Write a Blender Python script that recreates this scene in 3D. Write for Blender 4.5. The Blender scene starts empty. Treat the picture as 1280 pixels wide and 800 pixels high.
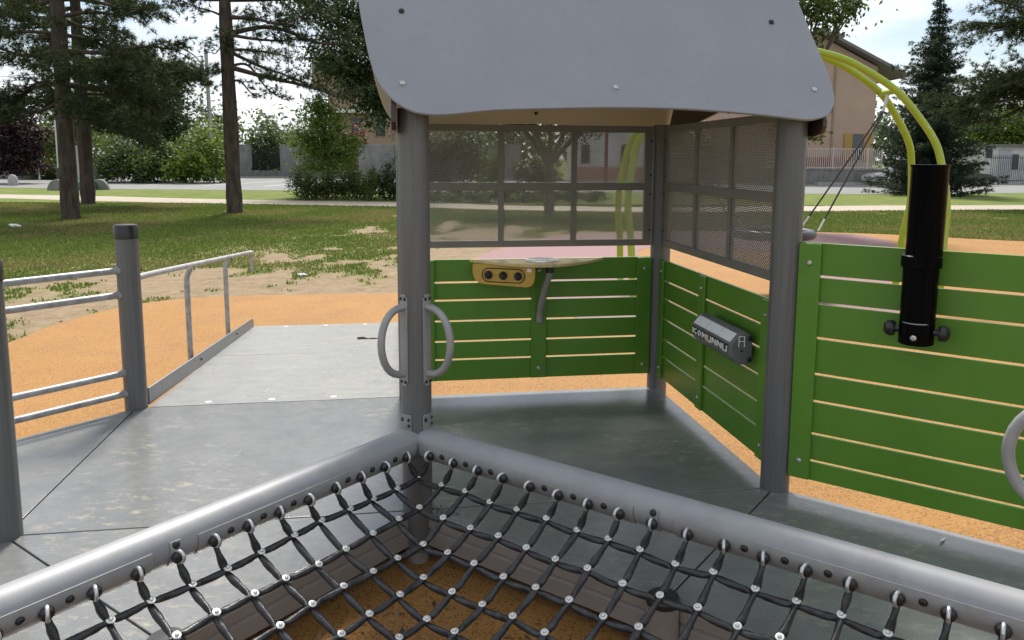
import bpy, math, random
import numpy as np
from mathutils import Vector, Matrix

PI = math.pi
R_ = math.radians
scene = bpy.context.scene
col = scene.collection
random.seed(7)
rng = np.random.default_rng(7)

# ------------------------------------------------------------------ camera
EYE = 1.5                       # eye height above the play deck (deck top is z = 0)
G = -0.22                       # level of the ground round the deck
cam_data = bpy.data.cameras.new('camera')
cam = bpy.data.objects.new('camera', cam_data)
col.objects.link(cam)
cam.matrix_world = (Matrix.Translation((0, 0, EYE)) @ Matrix.Rotation(R_(90 - 7.527), 4, 'X')
                    @ Matrix.Rotation(0.00408, 4, 'Z'))
cam_data.sensor_width = 36.0
cam_data.lens = 973.29 / 1280 * 36.0
cam_data.shift_y = -72.27 / 1280
cam_data.clip_start = 0.05
cam_data.clip_end = 3000
scene.camera = cam

# ------------------------------------------------------------------ sky, sun, exposure
SUN_EL, SUN_AZ = R_(53), R_(-3)     # the sun stands behind the scene
world = bpy.data.worlds.new('World')
scene.world = world
world.use_nodes = True
nt = world.node_tree
nt.nodes.clear()
def wn(t, **k):
    n = nt.nodes.new(t)
    for a, b in k.items():
        setattr(n, a, b)
    return n
w_out = wn('ShaderNodeOutputWorld')
w_bg = wn('ShaderNodeBackground')
w_sky = wn('ShaderNodeTexSky', sky_type='NISHITA', sun_disc=False)
w_sky.sun_elevation = SUN_EL
w_sky.sun_rotation = SUN_AZ
w_sky.air_density = 1.0
w_sky.dust_density = 1.5
w_tc = wn('ShaderNodeTexCoord')
w_map = wn('ShaderNodeMapping')
w_map.inputs['Scale'].default_value = (1.0, 1.0, 3.2)
w_n1 = wn('ShaderNodeTexNoise')
w_n1.inputs['Scale'].default_value = 2.6
w_n1.inputs['Detail'].default_value = 7
w_n1.inputs['Roughness'].default_value = 0.56
w_r1 = wn('ShaderNodeValToRGB')
w_r1.color_ramp.elements[0].position = 0.40
w_r1.color_ramp.elements[0].color = (0, 0, 0, 1)
w_r1.color_ramp.elements[1].position = 0.56
w_r1.color_ramp.elements[1].color = (1, 1, 1, 1)
w_n2 = wn('ShaderNodeTexNoise')
w_n2.inputs['Scale'].default_value = 5.0
w_n2.inputs['Detail'].default_value = 6
w_r2 = wn('ShaderNodeValToRGB')
w_r2.color_ramp.elements[0].position = 0.33
w_r2.color_ramp.elements[0].color = (6.2, 6.7, 7.4, 1)
w_r2.color_ramp.elements[1].position = 0.62
w_r2.color_ramp.elements[1].color = (9.8, 9.9, 10.0, 1)
w_mix = wn('ShaderNodeMix', data_type='RGBA')
nt.links.new(w_tc.outputs['Generated'], w_map.inputs['Vector'])
nt.links.new(w_map.outputs['Vector'], w_n1.inputs['Vector'])
nt.links.new(w_map.outputs['Vector'], w_n2.inputs['Vector'])
nt.links.new(w_n1.outputs['Fac'], w_r1.inputs['Fac'])
nt.links.new(w_n2.outputs['Fac'], w_r2.inputs['Fac'])
nt.links.new(w_r1.outputs['Color'], w_mix.inputs['Factor'])
nt.links.new(w_sky.outputs['Color'], w_mix.inputs['A'])
nt.links.new(w_r2.outputs['Color'], w_mix.inputs['B'])
nt.links.new(w_mix.outputs['Result'], w_bg.inputs['Color'])
w_bg.inputs['Strength'].default_value = 0.095
nt.links.new(w_bg.outputs['Background'], w_out.inputs['Surface'])

sun_data = bpy.data.lights.new('sun', 'SUN')
sun_data.energy = 4.3
sun_data.angle = R_(11)
sun_data.color = (1.0, 0.95, 0.87)
sun = bpy.data.objects.new('sun', sun_data)
col.objects.link(sun)
_d = Vector((math.sin(SUN_AZ) * math.cos(SUN_EL), math.cos(SUN_AZ) * math.cos(SUN_EL), math.sin(SUN_EL)))
sun.rotation_euler = _d.to_track_quat('Z', 'Y').to_euler()

scene.view_settings.view_transform = 'Standard'
scene.view_settings.look = 'None'
scene.view_settings.exposure = 0.58
scene.view_settings.gamma = 1.0

# ------------------------------------------------------------------ materials
def mat(name, base, rough=0.5, metal=0.0, spec=0.5, var=None, var_scale=8.0, var_lo=0.35, var_hi=0.65, stretch=None,
        bump=0.0, bump_scale=60.0, bump_dist=0.01, island=0.0, transl=None, coat=0.0, obj_var=0.0, var2=None, var2_scale=2.0,
        var2_lo=0.5, var2_hi=0.6, rough_var=0.0, vor=None, detail=5.0):
    m = bpy.data.materials.new(name)
    m.use_nodes = True
    t = m.node_tree
    t.nodes.clear()
    N = t.nodes.new
    out = N('ShaderNodeOutputMaterial')
    p = N('ShaderNodeBsdfPrincipled')
    p.inputs['Base Color'].default_value = (*base, 1)
    p.inputs['Roughness'].default_value = rough
    p.inputs['Metallic'].default_value = metal
    p.inputs['Specular IOR Level'].default_value = spec
    p.inputs['Coat Weight'].default_value = coat
    tc = N('ShaderNodeTexCoord')
    vec = tc.outputs['Object']
    if stretch:
        mp = N('ShaderNodeMapping')
        mp.inputs['Scale'].default_value = stretch
        t.links.new(vec, mp.inputs['Vector'])
        vec = mp.outputs['Vector']
    cur = None
    def mixc(fac, a, b):
        mx = N('ShaderNodeMix')
        mx.data_type = 'RGBA'
        t.links.new(fac, mx.inputs['Factor'])
        if hasattr(a, 'links'):
            t.links.new(a, mx.inputs['A'])
        else:
            mx.inputs['A'].default_value = (*a, 1)
        if hasattr(b, 'links'):
            t.links.new(b, mx.inputs['B'])
        else:
            mx.inputs['B'].default_value = (*b, 1)
        return mx.outputs['Result']
    def ramp(fac, lo, hi):
        r = N('ShaderNodeMapRange')
        r.inputs['From Min'].default_value = lo
        r.inputs['From Max'].default_value = hi
        t.links.new(fac, r.inputs['Value'])
        return r.outputs['Result']
    if var:
        n = N('ShaderNodeTexNoise')
        n.inputs['Scale'].default_value = var_scale
        n.inputs['Detail'].default_value = detail
        n.inputs['Roughness'].default_value = 0.6
        t.links.new(vec, n.inputs['Vector'])
        f = ramp(n.outputs['Fac'], var_lo, var_hi)
        cur = mixc(f, base, var)
        if rough_var:
            rr = N('ShaderNodeMapRange')
            rr.inputs['To Min'].default_value = rough
            rr.inputs['To Max'].default_value = rough + rough_var
            t.links.new(f, rr.inputs['Value'])
            t.links.new(rr.outputs['Result'], p.inputs['Roughness'])
    if var2:
        n = N('ShaderNodeTexNoise')
        n.inputs['Scale'].default_value = var2_scale
        n.inputs['Detail'].default_value = 8
        n.inputs['Roughness'].default_value = 0.65
        t.links.new(vec, n.inputs['Vector'])
        cur = mixc(ramp(n.outputs['Fac'], var2_lo, var2_hi), cur if cur else base, var2)
    if vor:
        v = N('ShaderNodeTexVoronoi')
        v.inputs['Scale'].default_value = vor[0]
        t.links.new(vec, v.inputs['Vector'])
        sp = N('ShaderNodeSeparateColor')
        t.links.new(v.outputs['Color'], sp.inputs['Color'])
        cur = mixc(ramp(sp.outputs['Red'], vor[2], vor[3]), cur if cur else base, vor[1])
        cur = mixc(ramp(sp.outputs['Green'], 0.90, 0.93), cur, vor[4])
    if island:
        g = N('ShaderNodeNewGeometry')
        hs = N('ShaderNodeHueSaturation')
        r = N('ShaderNodeMapRange')
        r.inputs['To Min'].default_value = 1 - island
        r.inputs['To Max'].default_value = 1 + island
        t.links.new(g.outputs['Random Per Island'], r.inputs['Value'])
        t.links.new(r.outputs['Result'], hs.inputs['Value'])
        if cur:
            t.links.new(cur, hs.inputs['Color'])
        else:
            hs.inputs['Color'].default_value = (*base, 1)
        cur = hs.outputs['Color']
    if obj_var:
        oi = N('ShaderNodeObjectInfo')
        hs = N('ShaderNodeHueSaturation')
        r = N('ShaderNodeMapRange')
        r.inputs['To Min'].default_value = 1 - obj_var
        r.inputs['To Max'].default_value = 1 + obj_var
        t.links.new(oi.outputs['Random'], r.inputs['Value'])
        t.links.new(r.outputs['Result'], hs.inputs['Value'])
        t.links.new(cur, hs.inputs['Color'])
        cur = hs.outputs['Color']
    if cur:
        t.links.new(cur, p.inputs['Base Color'])
    if bump:
        b = N('ShaderNodeBump')
        b.inputs['Strength'].default_value = bump
        b.inputs['Distance'].default_value = bump_dist
        n = N('ShaderNodeTexNoise')
        n.inputs['Scale'].default_value = bump_scale
        n.inputs['Detail'].default_value = 4
        t.links.new(vec, n.inputs['Vector'])
        t.links.new(n.outputs['Fac'], b.inputs['Height'])
        t.links.new(b.outputs['Normal'], p.inputs['Normal'])
    if transl:
        tr = N('ShaderNodeBsdfTranslucent')
        if cur:
            tint = mixc_const(t, cur, transl)
            t.links.new(tint, tr.inputs['Color'])
        else:
            tr.inputs['Color'].default_value = (*transl, 1)
        ms = N('ShaderNodeMixShader')
        ms.inputs['Fac'].default_value = 0.35
        t.links.new(p.outputs['BSDF'], ms.inputs[1])
        t.links.new(tr.outputs['BSDF'], ms.inputs[2])
        t.links.new(ms.outputs['Shader'], out.inputs['Surface'])
    else:
        t.links.new(p.outputs['BSDF'], out.inputs['Surface'])
    return m
def mixc_const(t, sock, c):
    mx = t.nodes.new('ShaderNodeMix')
    mx.data_type = 'RGBA'
    mx.inputs['Factor'].default_value = 0.5
    t.links.new(sock, mx.inputs['A'])
    mx.inputs['B'].default_value = (*c, 1)
    return mx.outputs['Result']

M = {}
M['post'] = mat('anodised grey post', (.108, .11, .112), .45, .15, var=(.135, .137, .139), var_scale=5, stretch=(14, 14, .5), bump=.12, bump_scale=40, bump_dist=.002)
M['beam'] = mat('grey satin beam', (.25, .255, .27), .5, .05, var=(.28, .285, .295), var_scale=7, bump=.05, bump_scale=90, bump_dist=.001, var2=(.215, .215, .22), var2_scale=6, var2_lo=.52, var2_hi=.75)
M['steel'] = mat('galvanised tube', (.26, .26, .265), .5, .3, var=(.42, .42, .42), var_scale=20, bump=.05, bump_scale=120, bump_dist=.001)
M['handle'] = mat('grey coated handle', (.26, .26, .265), .45, .2, var=(.31, .31, .31), var_scale=15)
M['bracket'] = mat('grey cast bracket', (.22, .22, .225), .45, .3, var=(.26, .26, .26), var_scale=12)
M['shackle'] = mat('zinc shackle', (.52, .53, .53), .32, .7)
M['bolt'] = mat('stainless bolt', (.5, .5, .5), .3, .85)
M['dark_bolt'] = mat('dark bolt', (.03, .03, .032), .4, .5)
M['black'] = mat('black plastic', (.012, .012, .013), .38, var=(.02, .02, .02), var_scale=20)
M['pipe_black'] = mat('glossy black pipe', (.002, .0022, .003), .2, var=(.003, .0033, .004), var_scale=5, stretch=(12, 12, .6), spec=.045, rough_var=.2)
M['strap'] = mat('black net rubber', (.012, .013, .015), .4, bump=.35, bump_scale=160, bump_dist=.003, var=(.034, .035, .037), var_scale=40)
M['rivet'] = mat('white metal rivet', (.62, .62, .6), .35, .4)
M['green'] = mat('green laminate board', (.086, .215, .02), .4, var=(.1, .238, .026), var_scale=3, bump=.08, bump_scale=160, bump_dist=.001, spec=.4, var2=(.11, .23, .055), var2_scale=7, var2_lo=.55, var2_hi=.8, obj_var=.07)
M['roof'] = mat('grey laminate roof', (.235, .247, .282), .42, var=(.255, .267, .302), var_scale=3, bump=.05, bump_scale=220, bump_dist=.0006, var2=(.218, .229, .262), var2_scale=26, var2_lo=.5, var2_hi=.85)
M['cream'] = mat('cream laminate', (.47, .42, .32), .5, var=(.5, .45, .35), var_scale=4)
M['dark_board'] = mat('dark brown board', (.03, .02, .018), .3)
M['frame'] = mat('bronze grey frame', (.185, .178, .163), .5, .2, var=(.21, .202, .186), var_scale=10)
M['mesh'] = mat('perforated sheet', (.25, .243, .228), .5, .3)
M['edge'] = mat('brown grey edge profile', (.25, .232, .215), .5, .1, var=(.28, .26, .24), var_scale=6, bump=.1, bump_scale=60, bump_dist=.001)
M['yellow'] = mat('yellow laminate', (.55, .35, .06), .5, var=(.5, .31, .05), var_scale=30)
M['pale_yellow'] = mat('pale yellow worktop', (.62, .5, .22), .45, var=(.54, .41, .18), var_scale=10, var_lo=.45, var_hi=.7)
M['hob'] = mat('silver hob plate', (.6, .6, .6), .25, .8)
M['grey_plastic'] = mat('grey drum casing', (.17, .17, .178), .4, .2, var=(.15, .15, .155), var_scale=20)
M['pale_grey'] = mat('pale grey marks and sheen', (.8, .82, .83), .3)
M['white'] = mat('white paint', (.75, .74, .7), .5)
M['red'] = mat('red dot', (.5, .05, .03), .5)
M['lime'] = mat('lime green coated tube', (.26, .36, .025), .33, var=(.3, .4, .03), var_scale=4, spec=.5)
M['rope'] = mat('black rope', (.012, .012, .013), .6, bump=.3, bump_scale=90)
M['seat'] = mat('grey rubber seat', (.035, .04, .05), .4, spec=.5)
# ---------- deck, rubber, ground materials
def deck_material(name, lo, hi, r0, r1, spec, studs):
    m = bpy.data.materials.new(name)
    m.use_nodes = True
    t = m.node_tree
    t.nodes.clear()
    N = t.nodes.new
    L = t.links.new
    out, p, tc = N('ShaderNodeOutputMaterial'), N('ShaderNodeBsdfPrincipled'), N('ShaderNodeTexCoord')
    def noise(scale, det=5, rough=.6, vec=None):
        n = N('ShaderNodeTexNoise')
        n.inputs['Scale'].default_value = scale
        n.inputs['Detail'].default_value = det
        n.inputs['Roughness'].default_value = rough
        L(vec if vec else tc.outputs['Object'], n.inputs['Vector'])
        return n.outputs['Fac']
    def mr(s, a, b, c=0., d=1.):
        r = N('ShaderNodeMapRange')
        for k, v in (('From Min', a), ('From Max', b), ('To Min', c), ('To Max', d)):
            r.inputs[k].default_value = v
        L(s, r.inputs['Value'])
        return r.outputs['Result']
    def mix(f, a, b):
        x = N('ShaderNodeMix')
        x.data_type = 'RGBA'
        L(f, x.inputs['Factor'])
        for k, v in (('A', a), ('B', b)):
            if hasattr(v, 'links'):
                L(v, x.inputs[k])
            else:
                x.inputs[k].default_value = (*v, 1)
        return x.outputs['Result']
    def mul(a, b):
        x = N('ShaderNodeMath')
        x.operation = 'MULTIPLY'
        L(a, x.inputs[0])
        L(b, x.inputs[1])
        return x.outputs[0]
    base = mix(mr(noise(6, 7, .7), .35, .68), lo, hi)
    mp = N('ShaderNodeMapping')
    mp.inputs['Rotation'].default_value = (0, 0, .5)
    mp.inputs['Scale'].default_value = (1, 1.7, 1)
    L(tc.outputs['Object'], mp.inputs['Vector'])
    mud = mul(mr(noise(11, 8, .74, mp.outputs['Vector']), .52, .66), mr(noise(1.1, 3), .44, .6))
    base = mix(mud, base, (.32, .285, .21))
    scuff = mul(mr(noise(26, 8, .75, mp.outputs['Vector']), .60, .72), mr(noise(2.1, 3), .40, .6))
    base = mix(scuff, base, (.3, .3, .285))
    dark = mul(mr(noise(14, 6, .7), .6, .72), mr(noise(3.1, 3), .5, .62))
    base = mix(dark, base, (.07, .075, .075))
    # small round studs of the antislip film
    chk = N('ShaderNodeTexVoronoi')
    chk.inputs['Scale'].default_value = 85
    chk.inputs['Randomness'].default_value = 0.12
    L(tc.outputs['Object'], chk.inputs['Vector'])
    stud = mr(chk.outputs['Distance'], .28, .42, 1., 0.)
    base = mix(mul(stud, mr(noise(1.7, 2), .3, .6, .1, .35)), base, (.27, .28, .28))
    L(base, p.inputs['Base Color'])
    L(mr(noise(30, 6, .7), .35, .65, r0, r1), p.inputs['Roughness'])
    p.inputs['Specular IOR Level'].default_value = spec
    b = N('ShaderNodeBump')
    b.inputs['Strength'].default_value = studs
    b.inputs['Distance'].default_value = .0008
    L(stud, b.inputs['Height'])
    b2 = N('ShaderNodeBump')
    b2.inputs['Strength'].default_value = .02
    b2.inputs['Distance'].default_value = .01
    L(noise(18, 6), b2.inputs['Height'])
    L(b.outputs['Normal'], b2.inputs['Normal'])
    L(b2.outputs['Normal'], p.inputs['Normal'])
    L(p.outputs['BSDF'], out.inputs['Surface'])
    return m
M['deck'] = deck_material('grey antislip deck', (.125, .131, .131), (.17, .174, .172), .16, .27, .85, .10)
M['ramp'] = deck_material('pale grey ramp plate', (.19, .195, .194), (.235, .238, .235), .34, .46, .5, .03)
M['orange'] = mat('orange rubber surface', (.272, .132, .03), .8, var=(.315, .158, .042), var_scale=1.2, vor=(140, (.34, .185, .068), .45, .8, (.14, .06, .02)), bump=.5, bump_scale=180, bump_dist=.004, var2=(.22, .108, .037), var2_scale=1.6, var2_lo=.48, var2_hi=.7, spec=.25)
M['pink'] = mat('dusty pink rubber surface', (.215, .125, .122), .8, vor=(140, (.26, .165, .165), .4, .8, (.22, .11, .11)), bump=.4, bump_scale=180, bump_dist=.004, spec=.25)
M['gravel'] = mat('pale gravel path', (.33, .29, .235), .9, var=(.4, .355, .29), var_scale=6, bump=.4, bump_scale=40, spec=.2)
M['asphalt'] = mat('worn asphalt', (.17, .17, .165), .85, var=(.2, .2, .195), var_scale=1.5, bump=.3, bump_scale=60, spec=.3)
M['kerb'] = mat('concrete kerb', (.36, .35, .33), .85, var=(.3, .29, .27), var_scale=4)
M['line'] = mat('white road paint', (.7, .7, .68), .6, var=(.5, .5, .48), var_scale=6)
M['concrete'] = mat('grey cast concrete', (.17, .168, .16), .85, var=(.235, .23, .22), var_scale=1.5, stretch=(1, 1, .5), bump=.3, bump_scale=20, bump_dist=.02, var2=(.13, .13, .12), var2_scale=2.5, var2_lo=.52, var2_hi=.7)
M['bark'] = mat('pine bark', (.042, .034, .029), .9, var=(.095, .073, .06), var_scale=9, stretch=(1, 1, .25), bump=.9, bump_scale=14, bump_dist=.05, spec=.2)
M['bark_grey'] = mat('grey bark', (.09, .075, .06), .9, var=(.15, .13, .11), var_scale=9, stretch=(1, 1, .3), bump=.7, bump_scale=16, bump_dist=.03, spec=.2)
def leaf(name, c, tr, isl=.35):
    return mat(name, c, .55, island=isl, transl=tr, var=tuple(x * .6 for x in c), var_scale=.9, var_lo=.3, var_hi=.7, spec=.3)
M['pine'] = leaf('pine needles', (.036, .056, .02), (.06, .085, .02), .45)
M['spruce'] = leaf('spruce needles', (.034, .058, .034), (.05, .075, .03), .4)
M['leaf_dark'] = leaf('dark leaves', (.034, .062, .018), (.07, .11, .015))
M['leaf_mid'] = leaf('mid green leaves', (.07, .12, .022), (.15, .22, .02))
M['leaf_light'] = leaf('light green leaves', (.11, .18, .025), (.25, .34, .03))
M['leaf_yellow'] = leaf('yellow green leaves', (.17, .2, .04), (.34, .36, .05))
M['leaf_pale'] = leaf('hazy grey leaves', (.14, .18, .1), (.2, .25, .12), .2)  # distance haze is put into this leaf colour
M['leaf_purple'] = leaf('purple plum leaves', (.03, .014, .018), (.06, .015, .02))
M['leaf_red'] = leaf('red flowers', (.4, .05, .06), (.5, .06, .06))
M['hedge'] = leaf('hedge leaves', (.055, .09, .026), (.1, .15, .02))
M['plaster'] = mat('peach plaster', (.38, .275, .21), .85, var=(.42, .305, .235), var_scale=.8, bump=.1, bump_scale=8)
M['plaster_brown'] = mat('brown plaster', (.3, .22, .15), .85, var=(.34, .25, .18), var_scale=1)
M['roof_tile'] = mat('dark roof', (.13, .12, .12), .7, var=(.17, .15, .14), var_scale=5)
M['terracotta'] = mat('terracotta roof', (.3, .13, .085), .8, var=(.38, .17, .11), var_scale=4)
M['brick'] = mat('chimney brick', (.36, .19, .13), .85, var=(.42, .23, .17), var_scale=10)
M['shutter'] = mat('yellow wooden shutter', (.36, .22, .06), .6)
M['glass'] = mat('dark window glass', (.02, .022, .025), .08, spec=.7)
M['rail'] = mat('pale fence bars', (.5, .45, .42), .6)
M['iron'] = mat('dark iron', (.05, .055, .06), .6, .4)
M['shed'] = mat('pale shed wall', (.62, .62, .61), .85, var=(.42, .42, .41), var_scale=1.2, var2=(.3, .3, .29), var2_scale=1.5, var2_lo=.55, var2_hi=.7)
M['door_grey'] = mat('blue grey metal door', (.4, .42, .44), .6, var=(.34, .36, .38), var_scale=3)
M['car_dark'] = mat('dark car paint', (.02, .022, .025), .2, coat=.6)
M['car_white'] = mat('pale car paint', (.5, .5, .5), .25, coat=.6)
M['tyre'] = mat('tyre rubber', (.02, .02, .02), .8)
M['lamp_glass'] = mat('clear headlamp', (.6, .6, .6), .1, .3)
M['igloo'] = mat('green plastic shell', (.015, .13, .085), .4)
M['pole_red'] = mat('dark red pole', (.16, .03, .03), .5)
M['pole_pale'] = mat('pale painted pole', (.5, .51, .52), .5)
M['twig'] = mat('dry twig', (.06, .045, .03), .9)
M['leaf_dry'] = mat('dry leaf', (.2, .13, .06), .9)
M['paper'] = mat('white scrap', (.75, .74, .72), .7)
M['mud'] = mat('dried mud', (.3, .24, .16), .95)

# ------------------------------------------------------------------ mesh helpers
class MB:
    def __init__(s):
        s.v, s.f, s.mi, s.mats = [], [], [], []
        s.cur = 0
    def use(s, m):
        if m not in s.mats:
            s.mats.append(m)
        s.cur = s.mats.index(m)
        return s
    def add(s, vs, fs):
        b = len(s.v)
        s.v += [tuple(v) for v in vs]
        for f in fs:
            s.f.append([i + b for i in f])
            s.mi.append(s.cur)
        return s
    def box(s, c, size, ax=None):
        """box of full size (sx, sy, sz) round c; ax = horizontal x axis direction (2D)"""
        ux = Vector((ax[0], ax[1], 0)).normalized() if ax is not None else Vector((1, 0, 0))
        uy = Vector((-ux.y, ux.x, 0))
        uz = Vector((0, 0, 1))
        c = Vector(c)
        vs = [c + ux * (a * size[0] / 2) + uy * (b * size[1] / 2) + uz * (d * size[2] / 2)
              for d in (-1, 1) for a, b in ((-1, -1), (1, -1), (1, 1), (-1, 1))]
        return s.add(vs, [(3, 2, 1, 0), (4, 5, 6, 7), (0, 1, 5, 4), (1, 2, 6, 5), (2, 3, 7, 6), (3, 0, 4, 7)])
    def prism(s, poly, axis):
        """extrude a closed 3D polygon along vector axis"""
        n = len(poly)
        a = [Vector(p) for p in poly]
        b = [p + Vector(axis) for p in a]
        fs = [tuple(range(n - 1, -1, -1)), tuple(range(n, 2 * n))]
        fs += [(i, (i + 1) % n, n + (i + 1) % n, n + i) for i in range(n)]
        return s.add(a + b, fs)
    def tube(s, pts, r, seg=16, caps=True, up=None, sx=1.0, twist=None):
        P = [Vector(p) for p in pts]
        n = len(P)
        rr = r if hasattr(r, '__len__') else [r] * n
        vs = []
        t0 = (P[1] - P[0]).normalized()
        ref = Vector(up) if up else (Vector((0, 0, 1)) if abs(t0.z) < .9 else Vector((1, 0, 0)))
        x = t0.cross(ref).normalized()
        for i in range(n):
            if i == 0:
                t = P[1] - P[0]
            elif i == n - 1:
                t = P[-1] - P[-2]
            else:
                t = (P[i + 1] - P[i]).normalized() + (P[i] - P[i - 1]).normalized()
            t.normalize()
            x = (x - t * x.dot(t)).normalized()
            y = t.cross(x)
            tw = twist[i] if twist else 0
            q = sx[i] if hasattr(sx, '__len__') else sx
            for k in range(seg):
                a = 2 * PI * k / seg
                u, w = math.cos(a) * rr[i] * q, math.sin(a) * rr[i]
                if tw:
                    u, w = u * math.cos(tw) - w * math.sin(tw), u * math.sin(tw) + w * math.cos(tw)
                vs.append(P[i] + x * u + y * w)
        fs = [(i * seg + k, i * seg + (k + 1) % seg, (i + 1) * seg + (k + 1) % seg, (i + 1) * seg + k)
              for i in range(n - 1) for k in range(seg)]
        if caps:
            fs += [tuple(range(seg - 1, -1, -1)), tuple((n - 1) * seg + k for k in range(seg))]
        return s.add(vs, fs)
    def lathe(s, prof, c, axis=(0, 0, 1), seg=20):
        """revolve (radius, height) pairs round axis at c"""
        ax = Vector(axis).normalized()
        x = ax.cross(Vector((0, 0, 1)) if abs(ax.z) < .9 else Vector((1, 0, 0))).normalized()
        y = ax.cross(x)
        c = Vector(c)
        vs = []
        for r, h in prof:
            for k in range(seg):
                a = 2 * PI * k / seg
                vs.append(c + ax * h + x * (math.cos(a) * r) + y * (math.sin(a) * r))
        n = len(prof)
        fs = [(i * seg + k, i * seg + (k + 1) % seg, (i + 1) * seg + (k + 1) % seg, (i + 1) * seg + k)
              for i in range(n - 1) for k in range(seg)]
        fs += [tuple(range(seg - 1, -1, -1)), tuple((n - 1) * seg + k for k in range(seg))]
        return s.add(vs, fs)
    def torus(s, c, axis, R0, r0, a0=0., a1=2 * PI, seg=18, sec=8, start=None):
        ax = Vector(axis).normalized()
        x = Vector(start).normalized() if start is not None else ax.cross(Vector((0, 0, 1)) if abs(ax.z) < .9 else Vector((1, 0, 0))).normalized()
        y = ax.cross(x)
        full = abs(a1 - a0 - 2 * PI) < 1e-6
        pts = [Vector(c) + x * (math.cos(a0 + (a1 - a0) * i / seg) * R0) + y * (math.sin(a0 + (a1 - a0) * i / seg) * R0)
               for i in range(seg + 1)]
        return s.tube(pts, r0, sec, caps=not full)
    def mesh(s, name, sharp=35):
        me = bpy.data.meshes.new(name)
        me.from_pydata(s.v, [], s.f)
        for m in s.mats:
            me.materials.append(m)
        if len(s.mats) > 1:
            me.polygons.foreach_set('material_index', s.mi)
        me.polygons.foreach_set('use_smooth', [True] * len(s.f))
        me.update()
        me.set_sharp_from_angle(angle=R_(sharp))
        return me

def link(name, me, parent=None, loc=None, bevel=0.0, label=None, kind=None):
    o = bpy.data.objects.new(name, me)
    col.objects.link(o)
    if parent:
        o.parent = parent
        if parent.type == 'EMPTY':       # geometry is written in world coordinates, the Empty sits at the base
            o.matrix_parent_inverse = Matrix.Translation(-parent.location)
    if loc is not None:
        o.location = loc
    if bevel:
        b = o.modifiers.new('edge', 'BEVEL')
        b.width = bevel
        b.segments = 2
        b.limit_method = 'ANGLE'
        b.angle_limit = R_(40)
    if label:
        o['label'] = label
    if kind:
        o['kind'] = kind
    return o
def obj(name, mb, m=None, parent=None, bevel=0.0, label=None, sharp=35, kind=None):
    if m is not None and not mb.mats:
        mb.mats = [m]
    return link(name, mb.mesh(name, sharp), parent, None, bevel, label, kind)
def thing(name, label, cat, loc=(0, 0, 0), group=None):
    o = bpy.data.objects.new(name, None)
    o.empty_display_size = .1
    col.objects.link(o)
    o.location = loc
    o['label'] = label
    o['category'] = cat
    if group:
        o['group'] = group
    return o
def tag(o, label, cat, group=None):
    o['label'] = label
    o['category'] = cat
    if group:
        o['group'] = group
    return o
def struct(o):
    o['kind'] = 'structure'
    return o
def catmull(pts, n=8):
    P = [Vector(p) for p in pts]
    P = [P[0] * 2 - P[1]] + P + [P[-1] * 2 - P[-2]]
    out = []
    for i in range(1, len(P) - 2):
        a, b, c, d = P[i - 1:i + 3]
        for k in range(n):
            t = k / n
            out.append(.5 * ((2 * b) + (c - a) * t + (2 * a - 5 * b + 4 * c - d) * t * t + (3 * b - a - 3 * c + d) * t ** 3))
    out.append(P[-2])
    return out
def raw_mesh(name, verts, faces, mats, mi=None, smooth=False):
    """fast mesh from numpy arrays: faces (n, 3) or (n, 4)"""
    me = bpy.data.meshes.new(name)
    k = faces.shape[1]
    me.vertices.add(len(verts))
    me.vertices.foreach_set('co', verts.astype(np.float32).ravel())
    me.loops.add(faces.size)
    me.loops.foreach_set('vertex_index', faces.astype(np.int32).ravel())
    me.polygons.add(len(faces))
    me.polygons.foreach_set('loop_start', np.arange(0, faces.size, k, dtype=np.int32))
    me.polygons.foreach_set('loop_total', np.full(len(faces), k, dtype=np.int32))
    for m in mats:
        me.materials.append(m)
    if mi is not None:
        me.polygons.foreach_set('material_index', mi.astype(np.int32))
    if smooth:
        me.polygons.foreach_set('use_smooth', np.ones(len(faces), dtype=bool))
    me.update(calc_edges=True)
    me.validate()
    return me
def V3(p, z):
    return Vector((p[0], p[1], z))
# ================================================================== GROUND
def flat(name, poly, z, m, sub=None):
    me = bpy.data.meshes.new(name)
    me.from_pydata([(x, y, z) for x, y in poly], [], [list(range(len(poly)))])
    me.materials.append(m)
    return struct(link(name, me))
def smooth_poly(pts, n=6):
    P = [Vector((x, y, 0)) for x, y in pts]
    P = [P[-1]] + P + [P[0], P[1]]
    out = []
    for i in range(1, len(P) - 2):
        a, b, c, d = P[i - 1:i + 3]
        for k in range(n):
            t = k / n
            q = .5 * ((2 * b) + (c - a) * t + (2 * a - 5 * b + 4 * c - d) * t * t + (3 * b - a - 3 * c + d) * t ** 3)
            out.append((q.x, q.y))
    return out
ORANGE = smooth_poly([(-6.0, -4), (-6.1, 2), (-5.3, 5), (-4.75, 6.9), (-4.75, 8.0), (-4.45, 9.1), (-3.7, 9.65), (-2.4, 9.85), (-1.3, 10.1), (-.95, 11.3),
                      (-.75, 13.3), (.1, 15.8), (1.4, 18.2), (4, 19.0), (8, 18.7), (10.5, 17.2), (13.5, 15.2), (16, 11), (16, 4), (14, -4), (4, -6)])
PINK = smooth_poly([(-.62, 13.4), (.1, 15.7), (1.4, 18.0), (4, 18.8), (7.4, 18.55), (8.2, 17.4), (7.4, 14.5), (5.2, 10.6), (4.3, 7.6), (3.5, 7.2), (3.5, 9.0),
                    (4.5, 11.5), (5.0, 14.6), (2.6, 15.2), (2.1, 11), (1.6, 8.6), (.9, 8.0), (.5, 9.5), (.4, 12)])
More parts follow.
